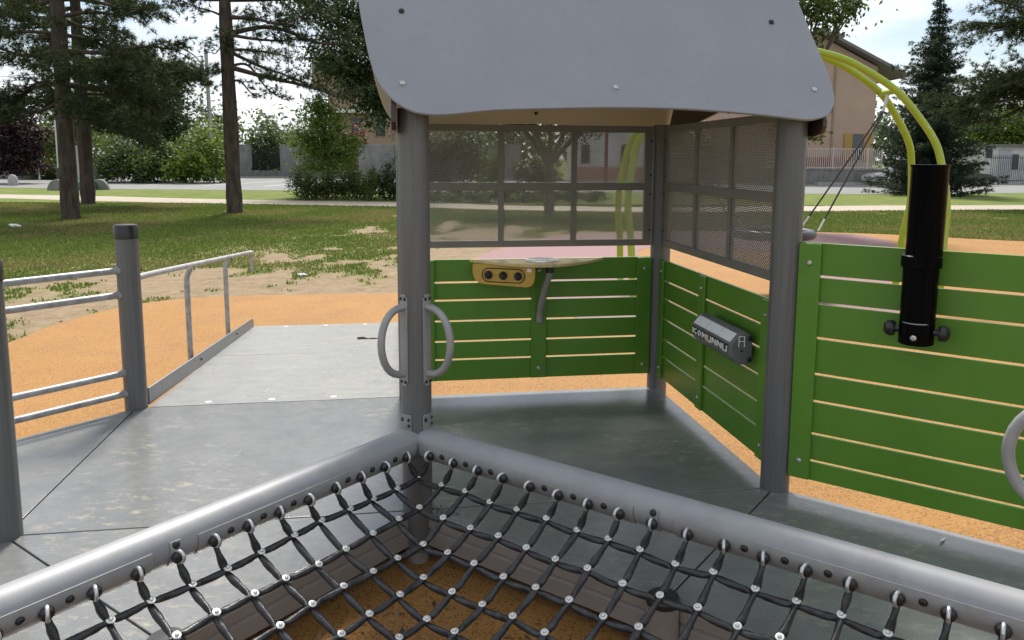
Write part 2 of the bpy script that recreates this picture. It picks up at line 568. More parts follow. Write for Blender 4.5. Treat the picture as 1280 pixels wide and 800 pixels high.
def in_poly(x, y, poly):
    inside = np.zeros(x.shape, bool)
    px, py = np.array(poly).T
    j = len(poly) - 1
    for i in range(len(poly)):
        c = ((py[i] > y) != (py[j] > y)) & (x < (px[j] - px[i]) * (y - py[i]) / (py[j] - py[i] + 1e-12) + px[i])
        inside ^= c
        j = i
    return inside
def dist_poly(x, y, poly):
    P = np.array(poly)
    Q = np.roll(P, -1, 0)
    best = np.full(x.shape, 1e9)
    for (ax, ay), (bx, by) in zip(P, Q):
        dx, dy = bx - ax, by - ay
        t = np.clip(((x - ax) * dx + (y - ay) * dy) / (dx * dx + dy * dy + 1e-12), 0, 1)
        best = np.minimum(best, np.hypot(x - ax - t * dx, y - ay - t * dy))
    return best
# value noise on a lattice, the same function for the worn patches of the lawn and for the blades that grow round them
_lat = rng.random((256, 256))
def vnoise(x, y):
    xi, yi = np.floor(x).astype(int), np.floor(y).astype(int)
    fx, fy = x - xi, y - yi
    fx, fy = fx * fx * (3 - 2 * fx), fy * fy * (3 - 2 * fy)
    g = lambda a, b: _lat[a % 256, b % 256]
    return (g(xi, yi) * (1 - fx) + g(xi + 1, yi) * fx) * (1 - fy) + (g(xi, yi + 1) * (1 - fx) + g(xi + 1, yi + 1) * fx) * fy
def fbm(x, y):
    return (vnoise(x, y) + .5 * vnoise(x * 2.1 + 7, y * 2.1) + .25 * vnoise(x * 4.3, y * 4.3 + 3) + .12 * vnoise(x * 9.1, y * 9.1)) / 1.87
def bare(x, y):
    """0 = full grass, 1 = bare earth: worn along the edge of the rubber surface, patches farther out"""
    d = dist_poly(x, y, ORANGE)
    left = np.clip((3.0 - x) / 4, 0, 1)
    edge = np.clip(1.18 - d / 4.7, 0, 1) * left
    n = fbm(x * .8, y * .55)
    n2 = fbm(x * 2.3 + 11, y * 1.6)
    b = edge * 1.05 + (n - .5) * 1.5 + (n2 - .5) * 1.5 - .40
    far = np.clip((fbm(x * .22 + 3, y * .16) - .46) * 2.6, 0, 1) * .7 * np.clip((30 - y) / 6, 0, 1) + (n2 - .5) * .25
    v = np.clip((np.maximum(b * 1.7, far) - .12) / .62, 0, 1)
    return v * v * (3 - 2 * v)
def lawn():
    xs = np.concatenate([[-900, -300, -120, -60], np.arange(-30, 30.01, .16), [60, 120, 300, 900]])
    ys = np.concatenate([[-200, -60, -20], np.arange(-6, 30.01, .16), np.arange(30.5, 45, .5), [60, 90, 150, 300, 900, 2500]])
    X, Y = np.meshgrid(xs, ys)
    near = (np.abs(X) < 31) & (Y > -7) & (Y < 46)
    b = np.zeros(X.shape)
    b[near] = bare(X[near], Y[near])
    b[~near] = .1
    Z = np.full(X.shape, G - .012)
    nx, ny = len(xs), len(ys)
    idx = np.arange(nx * ny).reshape(ny, nx)
    F = np.stack([idx[:-1, :-1], idx[:-1, 1:], idx[1:, 1:], idx[1:, :-1]], -1).reshape(-1, 4)
    m = bpy.data.materials.new('lawn and worn earth')
    m.use_nodes = True
    t = m.node_tree
    p = t.nodes['Principled BSDF']
    p.inputs['Roughness'].default_value = .95
    p.inputs['Specular IOR Level'].default_value = .1
    at_ = t.nodes.new('ShaderNodeAttribute')
    at_.attribute_name = 'bare'
    def noise(s, d=6):
        tc = t.nodes.new('ShaderNodeTexCoord')
        n = t.nodes.new('ShaderNodeTexNoise')
        n.inputs['Scale'].default_value = s
        n.inputs['Detail'].default_value = d
        n.inputs['Roughness'].default_value = .65
        t.links.new(tc.outputs['Object'], n.inputs['Vector'])
        return n
    def ramp(src, a, ca, b_, cb):
        r = t.nodes.new('ShaderNodeValToRGB')
        r.color_ramp.elements[0].position, r.color_ramp.elements[0].color = a, (*ca, 1)
        r.color_ramp.elements[1].position, r.color_ramp.elements[1].color = b_, (*cb, 1)
        t.links.new(src.outputs['Fac'], r.inputs['Fac'])
        return r
    gr = ramp(noise(1.1), .34, (.1, .15, .03), .68, (.175, .19, .062))
    so = ramp(noise(7), .3, (.2, .148, .092), .7, (.315, .242, .162))
    mx = t.nodes.new('ShaderNodeMix')
    mx.data_type = 'RGBA'
    t.links.new(at_.outputs['Fac'], mx.inputs['Factor'])
    t.links.new(gr.outputs['Color'], mx.inputs['A'])
    t.links.new(so.outputs['Color'], mx.inputs['B'])
    t.links.new(mx.outputs['Result'], p.inputs['Base Color'])
    bp = t.nodes.new('ShaderNodeBump')
    bp.inputs['Strength'].default_value = .8
    bp.inputs['Distance'].default_value = .04
    t.links.new(noise(22).outputs['Fac'], bp.inputs['Height'])
    t.links.new(bp.outputs['Normal'], p.inputs['Normal'])
    me = raw_mesh('ground', np.stack([X, Y, Z], -1).reshape(-1, 3), F, [m], smooth=True)
    a = me.attributes.new('bare', 'FLOAT', 'POINT')
    a.data.foreach_set('value', b.ravel().astype(np.float32))
    return struct(link('ground', me))
lawn()
flat('orange_rubber_ground', ORANGE, G - .004, M['orange'])
flat('pink_rubber_ground', PINK, G, M['pink'])
# gravel path across the park, and the street with its car park behind it
PATH = [(-60, 41.5), (-36, 37.2), (-22.9, 34.9), (-12.7, 31.6), (-4.3, 29.7), (0, 27.9), (6, 27.3), (10.7, 28.2), (19.4, 29.5), (40, 31.5), (70, 34)]
def ribbon(name, pts, w0, z, m, w1=None):
    c = catmull([(x, y, 0) for x, y in pts], 5)
    left, right = [], []
    for i, p in enumerate(c):
        t = (c[min(i + 1, len(c) - 1)] - c[max(i - 1, 0)]).normalized()
        n = Vector((-t.y, t.x, 0))
        w = w0 + .25 * (math.sin(i * 1.7) + math.sin(i * .6))*.5
        left.append(p + n * w / 2)
        right.append(p - n * w / 2)
    me = bpy.data.meshes.new(name)
    v = [(p.x, p.y, z) for p in left] + [(p.x, p.y, z) for p in right]
    n = len(c)
    me.from_pydata(v, [], [(i, n + i, n + i + 1, i + 1) for i in range(n - 1)])
    me.materials.append(m)
    return struct(link(name, me))
ribbon('gravel_path', PATH, 2.9, G - .004, M['gravel'])
flat('street', [(-200, 62), (-60, 50.5), (-36, 46.5), (-22, 43.2), (-10, 42.2), (20, 40.5), (34, 45), (46, 50.5), (200, 60), (200, 69), (60, 60), (21, 56.5), (-10, 66.5), (-22, 69.2), (-60, 71), (-200, 90)], G - .004, M['asphalt'])
for i, (x, y) in enumerate(((-19.5, 55), (-15.5, 54.5), (-11.5, 54), (-23.5, 55.5))):
    flat('parking_line', [(x, y - 6), (x + .16, y - 6), (x + 2.2, y + 7), (x + 2.04, y + 7)], G, M['line'])
kb = MB()
kb.prism([(-60, 70.6, G - .1), (-22, 68.8, G - .1), (-10, 66.1, G - .1), (21, 56.1, G - .1), (21, 56.4, G - .1), (-10, 66.4, G - .1), (-22, 69.1, G - .1), (-60, 70.9, G - .1)], (0, 0, .24))
struct(obj('kerb', kb, M['kerb']))
kb = MB()
kb.prism([(22, 56.2, G - .1), (60, 59.4, G - .1), (60, 60.6, G - .1), (22, 57.2, G - .1)], (0, 0, .24))
struct(obj('pavement_kerb', kb, M['kerb']))

# grass blades on the lawn (uncountable)
def grass():
    n = 480000
    u = rng.random(n)
    y = 6.5 + 23.5 * u ** .9
    x = (rng.random(n) * 2 - 1) * (y * .74 + 1.5)
    keep = ~in_poly(x, y, ORANGE)
    x, y = x[keep], y[keep]
    b = bare(x, y)
    k2 = rng.random(len(x)) > b * 1.12 - .04
    # keep clear of the gravel path
    pc = np.array([(p.x, p.y) for p in catmull([(a, c, 0) for a, c in PATH], 5)])
    yp = np.interp(x, pc[:, 0], pc[:, 1])
    k2 &= (np.abs(y - yp) > 1.45)
    x, y, b = x[k2], y[k2], b[k2]
    n = len(x)
    h = (.022 + .034 * rng.random(n)) * (1 - .4 * b) * (1 + .7 * (rng.random(n) > .96))
    a = rng.random(n) * 2 * PI
    lean = .5 * rng.random(n)
    w = .006 + .008 * rng.random(n) + y * .0004
    ca, sa = np.cos(a), np.sin(a)
    zb = np.full(n, G - .012)
    V = np.empty((n, 3, 3))
    V[:, 0] = np.stack([x - ca * w, y - sa * w, zb], -1)
    V[:, 1] = np.stack([x + ca * w, y + sa * w, zb], -1)
    V[:, 2] = np.stack([x - sa * h * lean, y + ca * h * lean, zb + h], -1)
    F = np.arange(n * 3).reshape(n, 3)
    mi = (fbm(x * .5 + 5, y * .4) + rng.normal(0, .09, n) > .55).astype(int)
    o = link('grass', raw_mesh('grass', V.reshape(-1, 3), F, [M['grass_a'], M['grass_b']], mi), kind='stuff')
    o['label'] = 'short worn park grass growing round the bare earth'
M['grass_a'] = mat('grass blades', (.12, .16, .042), .6, island=.45, transl=(.18, .25, .04), spec=.2)
M['grass_b'] = mat('dry grass blades', (.22, .2, .085), .7, island=.4, transl=(.24, .24, .06), spec=.2)
grass()

# ================================================================== PLAY STRUCTURE
P1, P3 = Vector((-.401, 3.187)), Vector((1.218, 3.436))
CR, CL = Vector((.533, 2.502)), Vector((-1.086, 2.253))
P2, ZZ, AA, BB = Vector((.969, 5.055)), Vector((-2.02, 2.938)), Vector((-2.269, 4.557)), Vector((-.65, 4.806))
XX, P4, P5, Q5 = Vector((-2.954, 3.623)), Vector((2.152, 2.751)), Vector((1.467, 1.817)), Vector((-1.77, 1.319))
Q4 = Vector((-2.705, 2.004))
RD, LD = Vector((.80647, -.59128)), Vector((-.59128, -.80647))
UD, WD = Vector((.98836, .15216)), Vector((-.15216, .98836))
SIDE, LEG = 1.638, 1.158

# ---- deck
deck = thing('play_deck', 'low grey antislip deck with mud stains under the posts and the playhouse', 'platform', (P1.x, P1.y, G))
def inset(poly, d):
    P = [Vector(p) for p in poly]
    out = []
    n = len(P)
    for i in range(n):
        a, b, c = P[i - 1], P[i], P[(i + 1) % n]
        e1, e2 = (b - a).normalized(), (c - b).normalized()
        n1, n2 = Vector((-e1.y, e1.x)), Vector((-e2.y, e2.x))
        k = (n1 + n2) / (1 + n1.dot(n2))
        out.append(b + k * d)
    return out
def plate(poly, zt=0.0, th=.018):
    area = sum(a.x * b.y - b.x * a.y for a, b in zip(poly, poly[1:] + poly[:1]))
    if area < 0:
        poly = poly[::-1]
    q = inset(poly, .004)
    mb = MB().prism([(p.x, p.y, zt - th) for p in q], (0, 0, th))
    return obj('deck_plate', mb, M['deck'], deck, bevel=.0025)
plate([P1, P3, P2, BB])
plate([ZZ, P1, BB, AA])
plate([P1, CR, P3])
plate([P1, ZZ, CL])
plate([CR, P5, P4, P3])
plate([CL, ZZ, Q4, Q5])
plate([AA, XX, ZZ])
plate([ZZ, XX, XX + LD * LEG, Q4])
P6 = P1 + (RD + LD) * 2 * LEG
plate([P5, P6, P6 + RD * LEG, P5 + RD * LEG])
plate([Q5, P6, P6 + LD * LEG, Q5 + LD * LEG])
plate([P6, P6 + RD * LEG, P6 + (RD + LD) * LEG, P6 + LD * LEG])
# edge profiles: an aluminium channel along every free edge, and round the square hole under the net
def edge(a, b, n_out, name='edge_profile'):
    """profile with two ribs on its outer face; n_out points away from the deck"""
    d = (b - a).normalized()
    a2, b2 = a + d * .0, b
    prof = [(-.05, -.019), (.004, -.019), (.004, -.060), (-.004, -.063), (-.004, -.073), (.004, -.076), (.004, -.140), (-.05, -.140)]
    pts = [(a2.x + n_out.x * u, a2.y + n_out.y * u, w) for u, w in prof]
    mb = MB().prism(pts, (b2.x - a2.x, b2.y - a2.y, 0))
    return obj(name, mb, M['edge'], deck, bevel=.002)
e_ = .055
edge(P1 + RD * .05, CR - RD * e_, LD)
edge(CR + RD * e_, P5, LD)
edge(P1 + LD * .05, CL - LD * e_, RD)
edge(CL + LD * e_, Q5, RD)
edge(BB + UD * e_, P2 - UD * e_, WD)
edge(P2 - WD * e_, P3 + WD * e_, UD)
edge(P3 + RD * e_, P4 - RD * e_, -LD)
edge(AA + LD * e_, XX - LD * e_, -RD)
# short support posts with black caps that come up through the deck at the hole
def stub(p, label):
    t = thing('support_stub', label, 'post', (p.x, p.y, G), 'short capped posts under the net')
    obj('post_tube', MB().tube([(p.x, p.y, G - .05), (p.x, p.y, .0)], .0565, 28), M['edge'], t, bevel=.002)
    obj('cap', MB().lathe([(.0585, 0), (.0585, .018), (.052, .026), (0.001, .028)], (p.x, p.y, .001), seg=28), M['black'], t)
stub(CR + LD * .02, 'short brown grey post with black cap below the right net rail')
stub(CL + RD * .02, 'short brown grey post with dark cap at bottom left behind the net')

# ---- tall posts
def post(p, ztop, label, cap=False, r=.064):
    t = thing('support_post', label, 'post', (p.x, p.y, G), 'round grey posts of the play structure')
    mb = MB()
    # extrusion with shallow flutes
    seg = 48
    ring = []
    for k in range(seg):
        a = 2 * PI * k / seg
        q = r * (1 - (.018 if k % 12 in (0, 1) else 0))
        ring.append((p.x + math.cos(a) * q, p.y + math.sin(a) * q, -.165))
    mb.prism(ring, (0, 0, ztop + .165 - (.075 if cap else 0)))
    obj('post_tube', mb, M['post'], t, sharp=50)
    obj('foot_tube', MB().tube([(p.x, p.y, G - .05), (p.x, p.y, -.166)], .046, 20), M['edge'], t)
    if cap:
        obj('cap', MB().lathe([(r + .003, 0), (r + .003, .072), (r - .004, .082), (.001, .087)], (p.x, p.y, ztop - .0755), seg=36), M['black'], t)
    return t
post_p1 = post(P1, 1.70, 'grey post at the net corner carrying two curved handles')
post(P3, 1.70, 'grey post between the meshed window and the green board wall at right')
post(P2, 1.72, 'grey post at the far inner corner of the playhouse')
post(BB, 1.5, 'grey post directly behind the handled post at the start of the ramp')
post(AA, 1.105, 'grey post with black cap between the rails and the ramp handrail', True)
post(ZZ, 1.105, 'grey post at the left edge of the picture, nearest the camera', True)
post(P4, 1.3, 'grey post at the right end of the bright green wall')
post(P5, 1.70, 'grey post at the far right end of the right net beam')
post(XX, 1.105, 'grey post holding the outer end of the four rails', True)

# shared small hardware
def bolt_mesh(r=.009, h=.005, m='bolt'):
    return MB().use(M[m]).lathe([(r, 0), (r * .93, h * .55), (r * .6, h), (.0005, h * 1.05)], (0, 0, 0), seg=14).mesh('bolt')
BOLT, BOLT_S, BOLT_D = bolt_mesh(.012, .007), bolt_mesh(.007, .004), bolt_mesh(.007, .004, 'dark_bolt')
BOLT_BIG_D = bolt_mesh(.012, .008, 'dark_bolt')
def place(me, name, pos, nrm, parent):
    o = bpy.data.objects.new(name, me)
    col.objects.link(o)
    o.parent = parent
    if parent.type == 'EMPTY':
        o.matrix_parent_inverse = Matrix.Translation(-parent.location)
    o.location = pos
    o.rotation_euler = Vector(nrm).to_track_quat('Z', 'Y').to_euler()
    return o

# ---- four tube rails between the two left posts
rails = thing('guard_rail', 'four grey tube rails between the posts at the left edge', 'railing', (AA.x, AA.y, 0))
for z in (.845, .70, .228, .102):
    a, b = AA + LD * .05, XX - LD * .05
    obj('rail', MB().tube([V3(a, z), V3(b, z)], .0195, 18), M['steel'], rails)
    for q in (a, b):
        s_ = 1 if q is a else -1
        obj('flange', MB().tube([V3(q + LD * s_ * .008, z), V3(q + LD * s_ * .022, z)], .027, 18), M['steel'], rails)

# ---- ramp with kick boards and handrail
RL = 3.35
ramp = thing('access_ramp', 'grey ramp of two plates sloping down to the orange rubber', 'ramp', (AA.x, AA.y, G))
def rp(s, t, dz=0.):
    """point of the ramp: s along the edge from A to B, t down the slope"""
    p = AA + UD * s + WD * t
    return Vector((p.x, p.y, G * t / RL + dz))
for t0, t1 in ((.006, RL / 2 - .003), (RL / 2 + .003, RL)):
    q = [rp(.075, t0), rp(SIDE - .02, t0), rp(SIDE - .02, t1), rp(.075, t1)]
    mb = MB().prism([v + Vector((0, 0, -.016)) for v in q], (0, 0, .016))
    obj('ramp_plate', mb, M['ramp'], ramp, bevel=.002)
sd = MB()
for s in (.16, SIDE - .15):
    sd.prism([rp(s, .02, -.017), rp(s, RL - .1, -.017), rp(s, RL - .1, -.05), rp(s, .02, -.14)], (UD.x * .03, UD.y * .03, 0))
obj('side_beam', sd, M['edge'], ramp)
capme = MB().use(M['white']).lathe([(.021, 0), (.02, .002), (.001, .0024)], (0, 0, 0), seg=18).mesh('screw_cap')
for s, t in ((.40, .07), (.78, .07), (1.16, .07), (.45, RL - .08), (.85, RL - .08), (1.25, RL - .08)):
    place(capme, 'screw_cap', rp(s, t, .0005), (0, .07, 1), ramp)
for k in range(46):
    s, t = rng.random() * 1.36 + .13, rng.random() * 3.1 + .1
    if k < 26:
        place(BOLT_S, 'bolt', rp(min(1.5, round(s / .5) * .5 + .2) if k % 3 else s, t, 0), (0, .07, 1), ramp)
def handrail(s, side, label):
    t = thing('ramp_handrail', label, 'handrail', rp(s, .1), 'handrails along the ramp')
    off = UD * side
    def q(tt, z, o=.0):
        p = rp(s + (.02 * tt if side < 0 else 0), tt)
        return Vector((p.x + off.x * o, p.y + off.y * o, p.z + z))
    obj('kick_board', MB().prism([q(.07, .0), q(RL - .03, .0), q(RL - .03, .07), q(RL - .1, .095), q(.07, .105)], (off.x * .014, off.y * .014, 0)), M['bracket'], t, bevel=.003)
    pts = [q(.02, .79, .03), q(.6, .79, .03), q(3.28, .765, .03), q(3.40, .762, .03), q(3.47, .735, .03), q(3.495, .685, .03), q(3.50, .56, .03)]
    obj('rail', MB().tube(catmull(pts, 5), .0195, 16), M['steel'], t)
    for tt in (1.27, 2.52):
        u = obj('upright', MB().tube(catmull([q(tt, .02, .075), q(tt, .6, .075), q(tt, .69, .072), q(tt, .755, .045)], 6), .0205, 16), M['steel'], t)
        obj('spacer', MB().tube([q(tt, .05, .012), q(tt, .05, .09)], .016, 14), M['steel'], u)
        place(BOLT_BIG_D, 'bolt', q(tt, .055, -.002), (-off.x, -off.y, 0), t)
        place(BOLT_BIG_D, 'bolt', q(tt, .755, .02), (-off.x, -off.y, .0), t)
    return t
handrail(.055, -1, 'grey tube handrail with kick board along the left side of the ramp')
handrail(SIDE + .02, 1, 'grey handrail of the ramp hidden behind the handled post')

# ---- slotted green board walls
BM_CACHE = {}
def wall_panel(a, b, zb, zt, slots, battens, front, label, x0, x1, bolts_z):
    """a, b: post centres; boards between heights; battens = (from, to) along; front = direction of the batten side"""
    d = (b - a).normalized()
    mid = a + d * ((x0 + x1) / 2)
    t = thing('board_wall', label, 'panel', (mid.x, mid.y, G), 'green board walls of the play structure')
    zs = [zt] + slots + [zb]
    for i in range(len(zs) - 1):
        hi = zs[i] - (.006 if i else 0)
        lo = zs[i + 1] + (.006 if i < len(zs) - 2 else 0)
        mb = MB().box((mid.x, mid.y, (hi + lo) / 2), (x1 - x0, .019, hi - lo), d)
        obj('board', mb, M['green'], t, bevel=.002)
    for u0, u1 in battens:
        c = a + d * ((u0 + u1) / 2) + front * .0185
        mb = MB().box((c.x, c.y, (zb + zt) / 2), (u1 - u0, .017, zt - zb - .006), d)
        obj('batten', mb, M['green'], t, bevel=.004)
        for z in bolts_z:
            p = c + front * .0085
            place(BOLT, 'bolt', V3(p, z), (front.x, front.y, 0), t)
    return t
SL = [.73, .615, .482, .35, .232]
wall_panel(BB, P2, .095, .875, SL, ((.066, .165), (.78, .88), (1.478, 1.574)), -WD, 'dark green slotted board wall at the back carrying the toy cooker', .066, 1.572, (.80, .165))
wall_panel(P3, P2, .09, .862, SL, ((.066, .16), (.835, .918), (1.505, 1.574)), -UD, 'dark green slotted board wall with the grey play drum', .066, 1.572, (.79, .16))
wall_panel(P3, P4, .08, 1.147, [1.001, .883, .729, .567, .444, .295, .17], ((.062, .156), (LEG - .16, LEG - .066)), LD, 'bright green slotted board wall carrying the black periscope at right', .064, LEG - .064, (1.06, .165))

# ---- perforated windows over them
def lattice(w, h, pitch, wire, th):
    """diagonal expanded-metal lattice in the xz plane, centred"""
    V, F = [], []
    def strip(p, q, off):
        d = np.array(q) - np.array(p)
        L = np.hypot(*d)
        if L < 1e-3:
            return
        n = np.array([-d[1], d[0]]) / L * wire / 2
        b = len(V)
        for y in (-th / 2, th / 2):
            for a, s in ((p, -1), (p, 1), (q, 1), (q, -1)):
                V.append((a[0] + n[0] * s, y + off, a[1] + n[1] * s))
        F.extend([(b, b + 1, b + 2, b + 3), (b + 7, b + 6, b + 5, b + 4), (b, b + 3, b + 7, b + 4), (b + 1, b + 5, b + 6, b + 2)])
    st = pitch * 2 ** .5
    lo = -(w + h) / 2
    k = lo
    while k < -lo:
        # z = x - k  and z = -x + k
        x0, x1 = max(-w / 2, k - h / 2), min(w / 2, k + h / 2)
        if x1 > x0:
            strip((x0, x0 - k), (x1, x1 - k), -.0004)
            strip((x0, k - x0), (x1, k - x1), .0004)
        k += st
    return raw_mesh('perforated_sheet', np.array(V), np.array(F), [M['mesh']])
LW = .468
LAT = lattice(LW, .325, .0128, .0047, .0028)
def window(a, b, label, front):
    d = (b - a).normalized()
    x0, x1, z0, z1 = .072, 1.566, .95, 1.712
    mid = a + d * .819
    t = thing('mesh_window', label, 'window screen', (mid.x, mid.y, .95), 'perforated windows of the playhouse')
    def at(u, z, o=0.):
        p = a + d * u + front * o
        return Vector((p.x, p.y, z))
    bw = .042
    mb = MB()
    mb.box(at(.819, z0 + bw / 2), (x1 - x0, .03, bw), d).box(at(.819, z1 - bw / 2), (x1 - x0, .03, bw), d)
    for u in (x0 + .025, x1 - .025):
        mb.box(at(u, (z0 + z1) / 2), (.05, .0296, z1 - z0 - 2 * bw), d)
    obj('frame', mb, M['frame'], t, bevel=.002)
    obj('rail', MB().box(at(.819, 1.331), (x1 - x0 - .1, .029, .05), d), M['frame'], t, bevel=.002)
    for u in (.819 - .233, .819 + .233):
        for zc, hh in (((z0 + bw + 1.306) / 2, 1.306 - z0 - bw), ((1.356 + z1 - bw) / 2, z1 - bw - 1.356)):
            obj('glazing_bar', MB().box(at(u, zc), (.034, .0286, hh), d), M['frame'], t, bevel=.002)
    ang = math.atan2(d.y, d.x)
    for u in (.819 - .466, .819, .819 + .466):
        for zc in ((z0 + bw + 1.306) / 2, (1.356 + z1 - bw) / 2):
            o = link('mesh_pane', LAT, t, at(u, zc, .002))
            o.rotation_euler = (0, 0, ang)
    for u in (x0 + .012, x1 - .012):
        for z in (1.05, 1.28, 1.40, 1.62):
            place(BOLT_D, 'bolt', at(u, z, .0152), (front.x, front.y, 0), t)
window(BB, P2, 'perforated six pane window above the toy cooker wall', -WD)
window(P3, P2, 'perforated six pane window above the play drum wall', -UD)
# ---- D handles on the posts
def d_handle(p, nd, z0, z1, bulge, label, r_post=.064):
    t = thing('grab_handle', label, 'handle', V3(p + nd * r_post, z0), 'curved grab handles on the posts')
    side = Vector((-nd.y, nd.x))
    # curved fixing plate hugging the post
    w, n = .023, 5
    mb = MB()
    def strip(ro, za, zb, wid):
        ring = []
        for k in range(n + 1):
            a = (k / n * 2 - 1) * wid / ro
            ring.append(p + nd * (math.cos(a) * ro) + side * (math.sin(a) * ro))
        inner = []
        for k in range(n, -1, -1):
            a = (k / n * 2 - 1) * wid / ro
            inner.append(p + nd * (math.cos(a) * (ro - .006)) + side * (math.sin(a) * (ro - .006)))
        mb.prism([V3(q, za) for q in ring + inner], (0, 0, zb - za))
    strip(r_post + .006, z0 + .012, z1 - .012, w)
    strip(r_post + .0058, z0, z0 + .0119, w - .008)
    strip(r_post + .0058, z1 - .0119, z1, w - .008)
    obj('fixing_plate', mb, M['handle'], t, bevel=.0015)
    h = (z1 - z0) / 2 - .052
    zc = (z0 + z1) / 2
    pts = []
    for k in range(17):
        a = -PI / 2 + PI * k / 16
        pts.append(V3(p + nd * (r_post + .002 + bulge * max(0, math.cos(a)) ** .8), zc + h * math.sin(a)))
    obj('bar', MB().tube(pts, .0155, 18), M['handle'], t, sharp=60)
    for z in (z0 + .018, z1 - .018):
        for s in (-.012, .012):
            place(BOLT_D, 'bolt', V3(p + nd * (r_post + .0055) + side * s, z), (nd.x, nd.y, 0), t)
d_handle(P1, Vector((-.66, -.75)).normalized(), .566, .95, .118, 'grey curved grab handle on the left face of the net corner post')
d_handle(P1, Vector((.79, -.61)).normalized(), .566, .95, .128, 'grey curved grab handle on the right face of the net corner post')
d_handle(P5, (-RD).normalized(), .566, .95, .150, 'grey curved grab handle cut by the right picture edge')

# ---- net beams: thick tube, hook plates, hooks with shackles
BZ, BR = .318, .0625
def ring_strip(mb, o, d, nrm, r, a0, a1, x0, x1, n=6, th=.004):
    """part of a tube shell round the axis o + d*x, angles measured from nrm (horizontal) upwards"""
    prof = []
    for k in range(n + 1):
        a = a0 + (a1 - a0) * k / n
        prof.append((math.cos(a) * r, math.sin(a) * r))
    for k in range(n, -1, -1):
        a = a0 + (a1 - a0) * k / n
        prof.append((math.cos(a) * (r - th), math.sin(a) * (r - th)))
    pts = [Vector((o.x + d.x * x0 + nrm.x * u, o.y + d.y * x0 + nrm.y * u, BZ + w)) for u, w in prof]
    mb.prism(pts, (d.x * (x1 - x0), d.y * (x1 - x0), 0))
HS, HO = .1245, .137
KS, KO = .1265, .10
HOOK = MB().use(M['black']).lathe([(.013, -.004), (.019, .002), (.021, .010), (.017, .020), (.009, .025), (.0005, .026)], (0, 0, 0), seg=16).mesh('hook')
SH = MB().use(M['shackle']).torus((0, 0, 0), (1, 0, 0), .0195, .0056, seg=22, sec=10).mesh('shackle')
HOOK_A = R_(-16)
def net_beam(o, d, nrm, label):
    t = thing('net_beam', label, 'beam', V3(o, BZ), 'thick grey beams carrying the net')
    L = 2 * LEG
    obj('beam_tube', MB().tube([V3(o + d * .045, BZ), V3(o + d * (L - .05), BZ)], BR, 48), M['beam'], t, sharp=50)
    cs = MB()
    # the sleeve flange that laps up on the post
    fl = Vector((d.x, d.y))
    sd_ = Vector((-d.y, d.x))
    ring = [V3(o + fl * (math.cos(a) * .070) + sd_ * (math.sin(a) * .070), BZ - .02) for a in [(-.42 + .84 * k / 6) for k in range(7)]]
    ring += [V3(o + fl * (math.cos(a) * .0635) + sd_ * (math.sin(a) * .0635), BZ - .02) for a in [(.42 - .84 * k / 6) for k in range(7)]]
    cs.prism(ring, (0, 0, .145))
    obj('bracket', cs, M['bracket'], t, bevel=.002)
    for s in (-1, 1):
        a = s * .26
        q = o + fl * (math.cos(a) * .070) + sd_ * (math.sin(a) * .070)
        nn = fl * math.cos(a) + sd_ * math.sin(a)
        place(BOLT_D, 'bolt', V3(q, BZ + .105), (nn.x, nn.y, 0), t)
        place(BOLT_D, 'bolt', V3(q, BZ + .08 if s > 0 else BZ + .1), (nn.x, nn.y, 0), t)
    mid = HO + 8 * HS
    for x0, x1 in ((.072, mid - .075), (mid + .075, L - .09)):
        mb = MB()
        ring_strip(mb, o, d, nrm, BR + .0055, R_(-60), R_(16), x0, x1)
        obj('hook_plate', mb, M['handle'], t, bevel=.0012)
    mb = MB()
    ring_strip(mb, o, d, nrm, BR + .0055, R_(-60), R_(24), mid - .018, mid + .018)
    obj('hook_plate', mb, M['handle'], t, bevel=.0012)
    hn = Vector((nrm.x * math.cos(HOOK_A), nrm.y * math.cos(HOOK_A), math.sin(HOOK_A)))
    for i in range(17):
        x = HO + i * HS
        b = V3(o + d * x, BZ) + hn * (BR + .004)
        h = place(HOOK, 'hook', b, hn, t)
        s = bpy.data.objects.new('shackle', SH)
        col.objects.link(s)
        s.parent = h
        s.matrix_parent_inverse = Matrix()
        # the ring stands in the plane across the beam, hanging a little below the bolt
        wpos = b + hn * .013 + Vector((0, 0, .002))
        mw = Matrix.Translation(wpos) @ Matrix.Rotation(math.atan2(d.y, d.x) + R_(random.uniform(-22, 22)), 4, 'Z') @ Matrix.Rotation(R_(random.uniform(-8, 8)), 4, 'X')
        hw = Matrix.Translation(b) @ h.rotation_euler.to_matrix().to_4x4()
        s.matrix_basis = hw.inverted() @ mw
    for i in range(17):
        if i % 2 == 0 and i < 16 or i in (1, 5, 11):
            x = HO + i * HS + HS / 2
            if abs(x - mid) < .09:
                continue
            bn = Vector((nrm.x * math.cos(R_(-10)), nrm.y * math.cos(R_(-10)), math.sin(R_(-10))))
            place(BOLT_BIG_D, 'bolt', V3(o + d * x, BZ) + bn * (BR + .005), bn, t)
    bn = Vector((nrm.x, nrm.y, .24)).normalized()
    place(BOLT_BIG_D, 'bolt', V3(o + d * mid, BZ) + bn * (BR + .005), bn, t)
net_beam(P1, RD, LD, 'thick grey beam with net hooks running from the corner post to the right')
net_beam(P1, LD, RD, 'thick grey beam with net hooks running from the corner post to the left')

